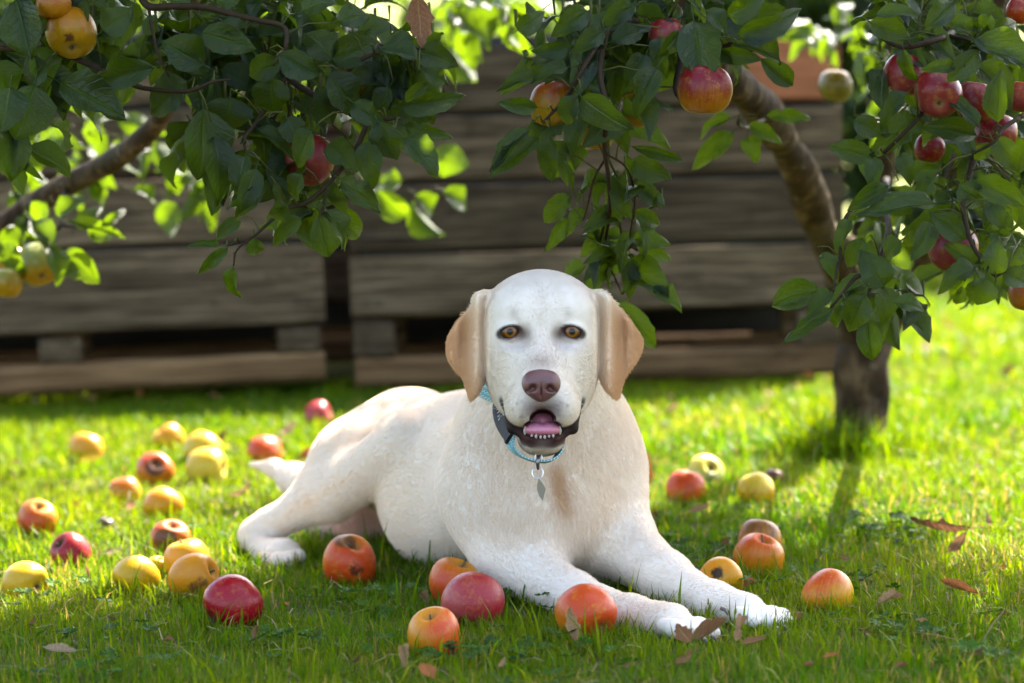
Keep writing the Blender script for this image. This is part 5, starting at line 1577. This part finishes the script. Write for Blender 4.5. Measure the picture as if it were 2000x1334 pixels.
def dry_mesh(seed, roll, curl, crump):
    """a withered leaf: rolled across, curled along, crumpled; length 1 along +Y, width 1, with a stalk"""
    rs = np.random.RandomState(seed)
    ns, nc = 12, 7
    V, F, UV = [], [], []
    kk = rs.normal(size=(5, 3)) * np.array((7, 6, 0)); pp = rs.uniform(0, 6.28, 5)
    for i in range(ns):
        v = i / (ns - 1)
        hw = max(0.02, 0.5 * (math.sin(math.pi * min(1, v ** 0.8)) ** 0.7) * (1.0 if v < 0.8 else 1 - (v - 0.8) * 2.2)) * (1 + 0.12 * rs.normal())
        for j in range(nc):
            u = -1 + 2 * j / (nc - 1)
            th = u * roll * (0.6 + 0.5 * v)
            R = hw / max(0.2, abs(roll)) * 1.15
            x = R * math.sin(th); z = R * (1 - math.cos(th)) + curl * (v - 0.35) ** 2 * 1.4
            q = sum(math.sin(kk[m, 0] * u * 0.5 + kk[m, 1] * v + pp[m]) for m in range(5)) / 5
            V.append((x + 0.04 * q, v + 0.02 * q, z + crump * q * (0.4 + abs(u)))); UV.append((0.5 + 0.5 * u, v))
    for i in range(ns - 1):
        for j in range(nc - 1):
            a = i * nc + j
            F.append((a, a + 1, a + nc + 1, a + nc))
    n = len(V)
    z0 = curl * 0.35 ** 2 * 1.4
    for k, (y, z) in enumerate(((0.04, z0), (-0.15, z0 + 0.05), (-0.32, z0 + 0.02))):
        for d in ((-0.014, 0), (0.014, 0), (0, -0.02)):
            V.append((d[0] + 0.03 * k * k, y, z + d[1])); UV.append((0.5, 0.02))
    for k in range(2):
        for j in range(3):
            F.append((n + k * 3 + j, n + k * 3 + (j + 1) % 3, n + (k + 1) * 3 + (j + 1) % 3, n + (k + 1) * 3 + j))
    me = bpy.data.meshes.new("dry_leaf"); me.from_pydata(V, [], F); me.update()
    me.polygons.foreach_set("use_smooth", np.full(len(me.polygons), True, bool))
    uvl = me.uv_layers.new(name="UVMap")
    idx = np.empty(len(me.loops), np.int32); me.loops.foreach_get("vertex_index", idx)
    uvl.data.foreach_set("uv", np.array(UV, np.float32)[idx].ravel())
    return me
DRY = [dry_mesh(60 + k, r, c, w) for k, (r, c, w) in enumerate(((1.1, 0.5, 0.10), (1.9, -0.5, 0.12), (0.55, 0.25, 0.09), (2.4, 0.3, 0.12), (1.5, 0.9, 0.16)))]
for m_ in DRY: m_.materials.append(M_DRY)
BR, PB, PK, OR, YL, WH, DK = (0.30, 0.155, 0.070), (0.48, 0.31, 0.15), (0.55, 0.36, 0.26), (0.50, 0.17, 0.05), (0.72, 0.45, 0.03), (0.46, 0.36, 0.22), (0.10, 0.045, 0.025)
def fallen(cx, cy, L, w, ang, hue, label, group=None, z=0.028, tilt=0.3, var=0, name="fallen_leaf", up=None):
    """cx, cy: centre in the photograph, L and w in its pixels, ang: direction of the tip on the ground in degrees (0 = right)"""
    p = G(cx, cy, z)
    s = p[1] / FPX
    a = R_(ang)
    d = np.array((math.cos(a), math.sin(a), math.sin(tilt))); d /= np.linalg.norm(d)
    n = np.array((0.15, -0.45, 1.0)) if up is None else np.array(up, float)
    n = n - d * (n @ d); n /= np.linalg.norm(n)
    x = np.cross(d, n)
    M = np.eye(4); M[:3, 0] = x * w * s; M[:3, 1] = d * L * s; M[:3, 2] = n * L * s * 0.8; M[:3, 3] = p - d * L * s * 0.5
    o = bpy.data.objects.new(name, DRY[var % 5]); COL.objects.link(o)
    o.matrix_basis = Matrix(M.tolist())
    o["hue"] = hue
    tag(o, label, "leaf" if name != "petal" else "petal", group)
    return o
FL = [
 (1385, 1236, 84, 46, 25, BR, "large curled brown leaf lying across the toes of the lower paw", 0.045, 0.35, 3),
 (1335, 1240, 46, 44, 130, BR, "broad brown leaf standing against the lower paw", 0.04, 0.8, 0),
 (1446, 1212, 46, 34, 60, PB, "pale curled leaf between the two fore paws", 0.04, 0.7, 1),
 (1470, 1254, 56, 24, 10, BR, "flat brown leaf in the grass just before the upper paw", 0.02, 0.1, 2),
 (1340, 1291, 56, 32, 20, BR, "crumpled brown leaf lying in front of the paws", 0.02, 0.3, 4),
 (1118, 1226, 74, 34, 100, PB, "tan leaf standing upright against the streaked apple", 0.03, 1.2, 0),
 (788, 1278, 66, 34, 95, PB, "tan curled leaf upright in the front grass below the flat orange apple", 0.025, 1.1, 1),
 (834, 1312, 50, 34, 130, OR, "orange brown leaf lying in the nearest grass", 0.02, 0.5, 2),
 (116, 1271, 66, 26, 175, WH, "pale cream leaf lying flat in the front grass", 0.03, 0.05, 2),
 (498, 1236, 36, 26, 80, BR, "small brown leaf under the crimson apple", 0.02, 0.7, 3),
 (1835, 1037, 118, 34, 178, DK, "long dark brown leaf lying in the grass before the trunk", 0.03, 0.05, 0),
 (1740, 1167, 60, 36, 20, PB, "curled tan leaf beside the lone orange yellow apple", 0.025, 0.3, 1),
 (1872, 1152, 76, 28, 160, OR, "reddish brown leaf with a long stalk in the dry grass", 0.03, 0.2, 3),
 (1868, 1070, 56, 34, 40, BR, "crumpled brown leaf just in front of the long dark one", 0.025, 0.4, 4),
 (1366, 996, 48, 26, 10, PB, "small pale leaf on the grass below the orange red apple", 0.025, 0.2, 2),
 (826, 1168, 50, 30, 110, BR, "brown leaf tucked against the orange apple with the stem hollow", 0.02, 0.6, 1),
 (1622, 1281, 34, 16, 15, OR, "small rusty leaf in the front grass beyond the paws", 0.02, 0.1, 2),
 (472, 966, 50, 24, 5, PB, "pale brown leaf on the sunny grass near the tail tip", 0.025, 0.2, 4),
 (1263, 930, 84, 26, 85, OR, "tall rusty leaf standing behind the dog's shoulder", 0.03, 1.3, 0),
 (1279, 1012, 48, 18, 95, OR, "rusty leaf standing behind the dog's upper fore leg", 0.016, 1.2, 3),
 (1466, 1137, 34, 26, 30, OR, "small orange leaf beside the spotted yellow apple", 0.02, 0.4, 1),
 (180, 897, 54, 22, 5, YL, "bright yellow leaf lying against the back yellow orange apple", 0.02, 0.1, 2),
 (1966, 730, 40, 30, 20, DK, "dark curled leaf on the sunny lawn far past the trunk", 0.02, 0.4, 4),
 (1418, 1060, 30, 20, 60, BR, "small brown leaf beside the brownish orange apple", 0.02, 0.3, 3),
 (1440, 1240, 40, 20, 70, PB, "narrow tan leaf stuck between the paws", 0.02, 0.7, 0),
 (880, 1268, 40, 24, 100, DK, "dark brown leaf below the flat orange apple", 0.02, 0.6, 1),
 (430, 862, 44, 24, 60, DK, "dark brown leaf behind the pale yellow apples", 0.02, 0.4, 4),
 (220, 1080, 46, 24, 10, WH, "cream leaf near the dark red purple apple", 0.02, 0.1, 2),
 (170, 1118, 40, 14, 110, PB, "narrow tan stalked leaf beside the dark red purple apple", 0.03, 0.6, 3),
 (1230, 1300, 34, 20, 20, BR, "small brown leaf sunk in the front grass before the streaked apple", 0.012, 0.1, 0),
]
for (cx, cy, L, w, ang, hue, label, z, tilt, var) in FL:
    fallen(cx, cy, L, w, ang, hue, label, None, z, tilt, var, up=(0.1, -1.0, 0.5) if tilt > 0.6 else None)
for (cx, cy, L) in ((1808, 682, 36), (1852, 640, 30), (1945, 652, 30), (1315, 800, 30), (1496, 800, 34), (1500, 770, 22), (1312, 775, 20), (1840, 575, 22), (1790, 820, 26), (1575, 735, 30), (270, 772, 26), (180, 778, 24), (420, 775, 26), (560, 845, 40), (540, 860, 30), (30, 905, 24), (600, 890, 40), (255, 990, 30), (150, 985, 26), (1900, 690, 24)):
    rs_ = np.random.RandomState(int(cx))
    hue = (OR, PK, PB, PK)[rs_.randint(4)] if cx > 1000 else (OR, BR, PK)[rs_.randint(3)]
    fallen(cx, cy, L * 1.1, L * 0.7, rs_.uniform(0, 360), hue, "small dry leaf lying blurred on the far sunny lawn", "dry leaves on the far lawn", 0.03, rs_.uniform(0.1, 0.5), rs_.randint(5))
rs_ = np.random.RandomState(77)
for (cx, cy, L) in ((1560, 1210, 30), (1690, 1235, 26), (1800, 1215, 34), (1960, 1200, 30), (1905, 1280, 30), (1760, 1300, 34), (1650, 1090, 26), (1960, 1110, 28), (1580, 1300, 28), (620, 1240, 30), (700, 1290, 26), (330, 1250, 26), (220, 1210, 24), (60, 1220, 24), (980, 1300, 26), (1060, 1260, 24), (560, 1180, 24), (1930, 1020, 28), (1700, 1040, 24)):
    fallen(cx, cy, L * rs_.uniform(0.8, 1.2), L * rs_.uniform(0.4, 0.7), rs_.uniform(0, 360), (BR, PB, OR, DK, BR)[rs_.randint(5)], "small crumpled scrap of brown leaf sunk in the near grass", "leaf scraps in the near grass", rs_.uniform(0.012, 0.024), rs_.uniform(0.0, 0.5), rs_.randint(5))
M_PET = plain("petal", (0.85, 0.84, 0.80), 0.6)
rs_ = np.random.RandomState(4)
for (cx, cy) in ((1912, 912), (1946, 832), (1712, 800), (1775, 775), (1655, 820), (1830, 770), (1600, 870), (1880, 860), (1990, 905), (1815, 905), (1560, 845), (1760, 880), (1400, 830), (1350, 870), (1440, 860), (1690, 990), (1530, 980), (1920, 960)):  # pale flecks for fallen petals and for glints on the grass
    o = fallen(cx, cy, rs_.uniform(10, 17), rs_.uniform(8, 13), rs_.uniform(0, 360), WH, "tiny white petal on the lawn around the trunk, also standing for glints on the grass", "white petals and glints on the lawn", 0.035, 0.2, 2, "petal")
# dead leaf caught in the branches
o = bpy.data.objects.new("dead_leaf", DRY[0]); COL.objects.link(o)
B = P(815, -12, 2.93); T = P(824, 88, 2.95); y = T - B; L = np.linalg.norm(y); n = -ray(820, 40); n = n - y * (n @ y) / (L * L); n /= np.linalg.norm(n)
M = np.eye(4); M[:3, 0] = np.cross(y / L, n) * 60 * S(2.93); M[:3, 1] = y; M[:3, 2] = n * L * 0.6; M[:3, 3] = B
o.matrix_basis = Matrix(M.tolist()); o["hue"] = (0.34, 0.17, 0.10)
tag(o, "withered brown leaf hanging among the green ones above the bin", "leaf")
# ------------------------------------------------------------------ grass
def make_grass():
    rs = np.random.RandomState(5)
    zones = [ # Y0, Y1, blades per square metre, length, width
        (2.05, 3.4, 46000, (0.010, 0.030), 0.0019),
        (3.4, 4.7, 26000, (0.012, 0.032), 0.0030),
        (4.7, 7.3, 9500, (0.016, 0.040), 0.0052),
        (7.3, 12.0, 2300, (0.030, 0.065), 0.0095),
        (12.0, 24.0, 420, (0.05, 0.10), 0.022)]
    Xs, Ls, Ws = [], [], []
    for (y0, y1, dens, ln, w) in zones:
        n = int(dens * (y1 - y0) * (0.5 * (y0 + y1) * 0.44 + (0.9 if y1 < 8 else 3.0)))
        y = rs.uniform(y0, y1, n); hw = y * 0.22 + (0.45 if y1 < 8 else 1.5)
        x = rs.uniform(-1, 1, n) * hw
        if y0 > 7: 
            k = (x > 0.25) | (x < -1.3); x, y = x[k], y[k]; n = len(x)
        Xs.append(np.stack([x, y, np.zeros(n)], 1))
        Ls.append(rs.uniform(ln[0], ln[1], n) * (0.75 + 0.5 * rs.rand(n)))
        Ws.append(w * rs.uniform(0.6, 1.25, n))
    # a few coarse long blades and tufts, and a ring of taller grass round the trunk
    n = 2600
    y = rs.uniform(2.1, 4.2, n); x = rs.uniform(-1, 1, n) * (y * 0.22 + 0.2)
    Xs.append(np.stack([x, y, np.zeros(n)], 1)); Ls.append(rs.uniform(0.030, 0.058, n)); Ws.append(rs.uniform(0.0022, 0.0040, n))
    n = 1500
    a = rs.uniform(0, 6.283, n); r = 0.055 + np.abs(rs.normal(0, 0.07, n))
    Xs.append(np.stack([TR.o[0] + r * np.cos(a), TR.o[1] + r * np.sin(a), np.zeros(n)], 1)); Ls.append(rs.uniform(0.05, 0.11, n)); Ws.append(rs.uniform(0.003, 0.005, n))
    X = np.concatenate(Xs); L = np.concatenate(Ls); W = np.concatenate(Ws)
    # patchy growth
    pat = wob(X, 9, 51) * 0.5 + wob(X, 30, 52) * 0.5
    L *= np.clip(1 + 0.42 * pat, 0.45, 1.7)
    keep = rs.rand(len(X)) < np.clip(0.78 + 0.34 * wob(X, 55, 53) + 0.2 * wob(X, 16, 54), 0.18, 1)
    # nothing grows through the dog, the apples or the bins
    ndog = (X[:, 0] > -0.46) & (X[:, 0] < 0.42) & (X[:, 1] > 2.6) & (X[:, 1] < 4.3)
    idx = np.flatnonzero(ndog)
    q = X[idx].copy(); q[:, 2] = L[idx] * 0.55
    dd = np.concatenate([D.dist(c) for c in np.array_split(q, 12)])
    keep[idx[dd < -0.004]] = False
    near = dd < 0.012
    L[idx[near]] *= 0.8
    for (c, r) in APPLES:
        if c[2] < 0.08:
            keep &= ~(np.hypot(X[:, 0] - c[0], X[:, 1] - c[1]) < r * 0.72)
    X, L, W = X[keep], L[keep], W[keep]
    n = len(X)
    az = rs.uniform(0, 6.283, n)
    lean = np.abs(rs.normal(0.45, 0.42, n)); lean = np.clip(lean, 0, 1.4)
    dirx, diry = np.cos(az), np.sin(az)
    face = az + math.pi / 2 + rs.normal(0, 0.6, n)
    sx, sy = np.cos(face) * W / 2, np.sin(face) * W / 2
    def at(t):
        th = lean * (0.35 + 0.9 * t)
        h = L * t * np.cos(th * 0.8); o = L * t * np.sin(th)
        return np.stack([X[:, 0] + dirx * o, X[:, 1] + diry * o, h - 0.002], 1)
    side = np.stack([sx, sy, np.zeros(n)], 1)
    p0, p1, p2 = at(0.0), at(0.55), at(1.0)
    V = np.stack([p0 - side, p0 + side, p1 - side * 0.85, p1 + side * 0.85, p2], 1).reshape(-1, 3)
    k = (np.arange(n) * 5)[:, None]
    quads = k + np.array([[0, 1, 3, 2]]); tris = k + np.array([[2, 3, 4]])
    me = mesh_np("grass", V, [quads, tris], smooth=False)
    # colour of each blade: fresh green to straw, in drifts
    f = np.clip(0.28 + 0.26 * wob(X, 5, 61) + 0.16 * wob(X, 26, 62) + rs.normal(0, 0.16, n), 0, 1)
    dry = (rs.rand(n) < (0.06 + 0.14 * np.clip(wob(X, 7, 63) * 0.6 + 0.3 + 0.5 * (X[:, 0] - 0.1), 0, 1)))
    g0, g1 = np.array((0.032, 0.080, 0.0010)), np.array((0.128, 0.150, 0.0016))
    C = g0 * (1 - f[:, None]) + g1 * f[:, None]
    C[dry & (L > 0.035)] = g1
    dry &= L <= 0.035
    C[dry] = np.array((0.19, 0.14, 0.045)) * rs.uniform(0.7, 1.2, (dry.sum(), 1))
    add_color(me, np.repeat(C, 5, 0))
    t = NT("grass_blade")
    vc = t.n("ShaderNodeVertexColor", layer_name="tint").outputs[0]
    hs = t.n("ShaderNodeHueSaturation"); hs.inputs["Saturation"].default_value = 1.15; hs.inputs["Value"].default_value = 2.1; t.l(vc, hs.inputs["Color"])
    m = t.done(t.mixsh(0.42, t.principled(vc, 0.5, Specular_IOR_Level=0.10), t.translucent(hs.outputs[0])))
    o = obj("grass", me, m)
    tag(o, "short green lawn grass with straw coloured blades", "grass", None, "stuff")
    print("grass blades", n)
make_grass()

# ------------------------------------------------------------------ clover and straw in the lawn
def ground_clutter():
    rs = np.random.RandomState(9)
    V, F, C = [], [], []
    def free(x, y, r=0.0):
        if any(c[2] < 0.08 and math.hypot(x - c[0], y - c[1]) < rr * 0.9 for c, rr in APPLES): return False
        return D.dist(np.array([(x, y, 0.015)]))[0] > 0.008
    # clover: three small round leaflets on a stalk, in patches
    n = 0
    cent = [(rs.uniform(-0.62, 0.68), rs.uniform(2.25, 4.0)) for _ in range(26)] + [(G(1050, 1290)[0], G(1050, 1290)[1]), (G(560, 1290)[0], G(560, 1290)[1]), (G(1800, 1250)[0], G(1800, 1250)[1])]
    for (cx, cy) in cent:
        for _ in range(rs.randint(8, 24)):
            x, y = cx + rs.normal(0, 0.05), cy + rs.normal(0, 0.05)
            if not free(x, y): continue
            h = rs.uniform(0.012, 0.028); a0 = rs.uniform(0, 6.28); tilt = rs.normal(0, 0.25, 2)
            g = rs.uniform(0.7, 1.25)
            for k in range(3):
                a = a0 + k * 2.094; r = rs.uniform(0.0045, 0.0075)
                c = np.array((x + math.cos(a) * r, y + math.sin(a) * r, h))
                b = len(V)
                V.append((x, y, h - 0.001)); C.append((0.035 * g, 0.075 * g, 0.006))
                for q in range(7):
                    t = a + (q - 3) * 0.62
                    px, py = c[0] + math.cos(t) * r * 0.95, c[1] + math.sin(t) * r * 0.95
                    V.append((px, py, h + (px - x) * tilt[0] + (py - y) * tilt[1] + 0.0015 * (q % 2))); C.append((0.030 * g, 0.085 * g, 0.006))
                for q in range(6): F.append((b, b + 1 + q, b + 2 + q))
    def build(name, label, V, F, C, trans):
        me = mesh_np(name, V, np.array(F), smooth=False); add_color(me, C)
        t = NT(name); vc = t.n("ShaderNodeVertexColor", layer_name="tint").outputs[0]
        o = obj(name, me, t.done(t.mixsh(trans, t.principled(vc, 0.6, Specular_IOR_Level=0.1), t.translucent(vc))))
        tag(o, label, name, None, "stuff")
    build("clover", "patches of small clover leaves in the lawn", V, F, C, 0.35)
    V, F, C = [], [], []
    for _ in range(2200):
        y = rs.uniform(2.15, 4.6); x = rs.uniform(-1, 1) * (y * 0.22 + 0.15)
        if rs.rand() > 0.45 + 0.45 * math.sin(x * 7 + 1.3) * math.sin(y * 6): continue
        L = rs.uniform(0.015, 0.05); a = rs.uniform(0, 6.28); w = rs.uniform(0.0004, 0.0009); z = rs.uniform(0.006, 0.022)
        d = np.array((math.cos(a), math.sin(a), rs.normal(0, 0.2))) * L; s = np.array((-math.sin(a), math.cos(a), 0.4)) * w
        p = np.array((x, y, z)); b = len(V)
        m = p + d * 0.5 + np.array((0, 0, rs.uniform(0, 0.006)))
        if D.dist(np.array([m]))[0] < 0.01: continue
        V += [p - s, p + s, m + s, m - s, p + d + s * 0.6, p + d - s * 0.6]
        F += [(b, b + 1, b + 2, b + 3), (b + 3, b + 2, b + 4, b + 5)]
        c = np.array((0.15, 0.115, 0.045)) * rs.uniform(0.6, 1.3); C += [c] * 6
    build("straw", "loose dry straw lying in the lawn", V, F, C, 0.2)
ground_clutter()
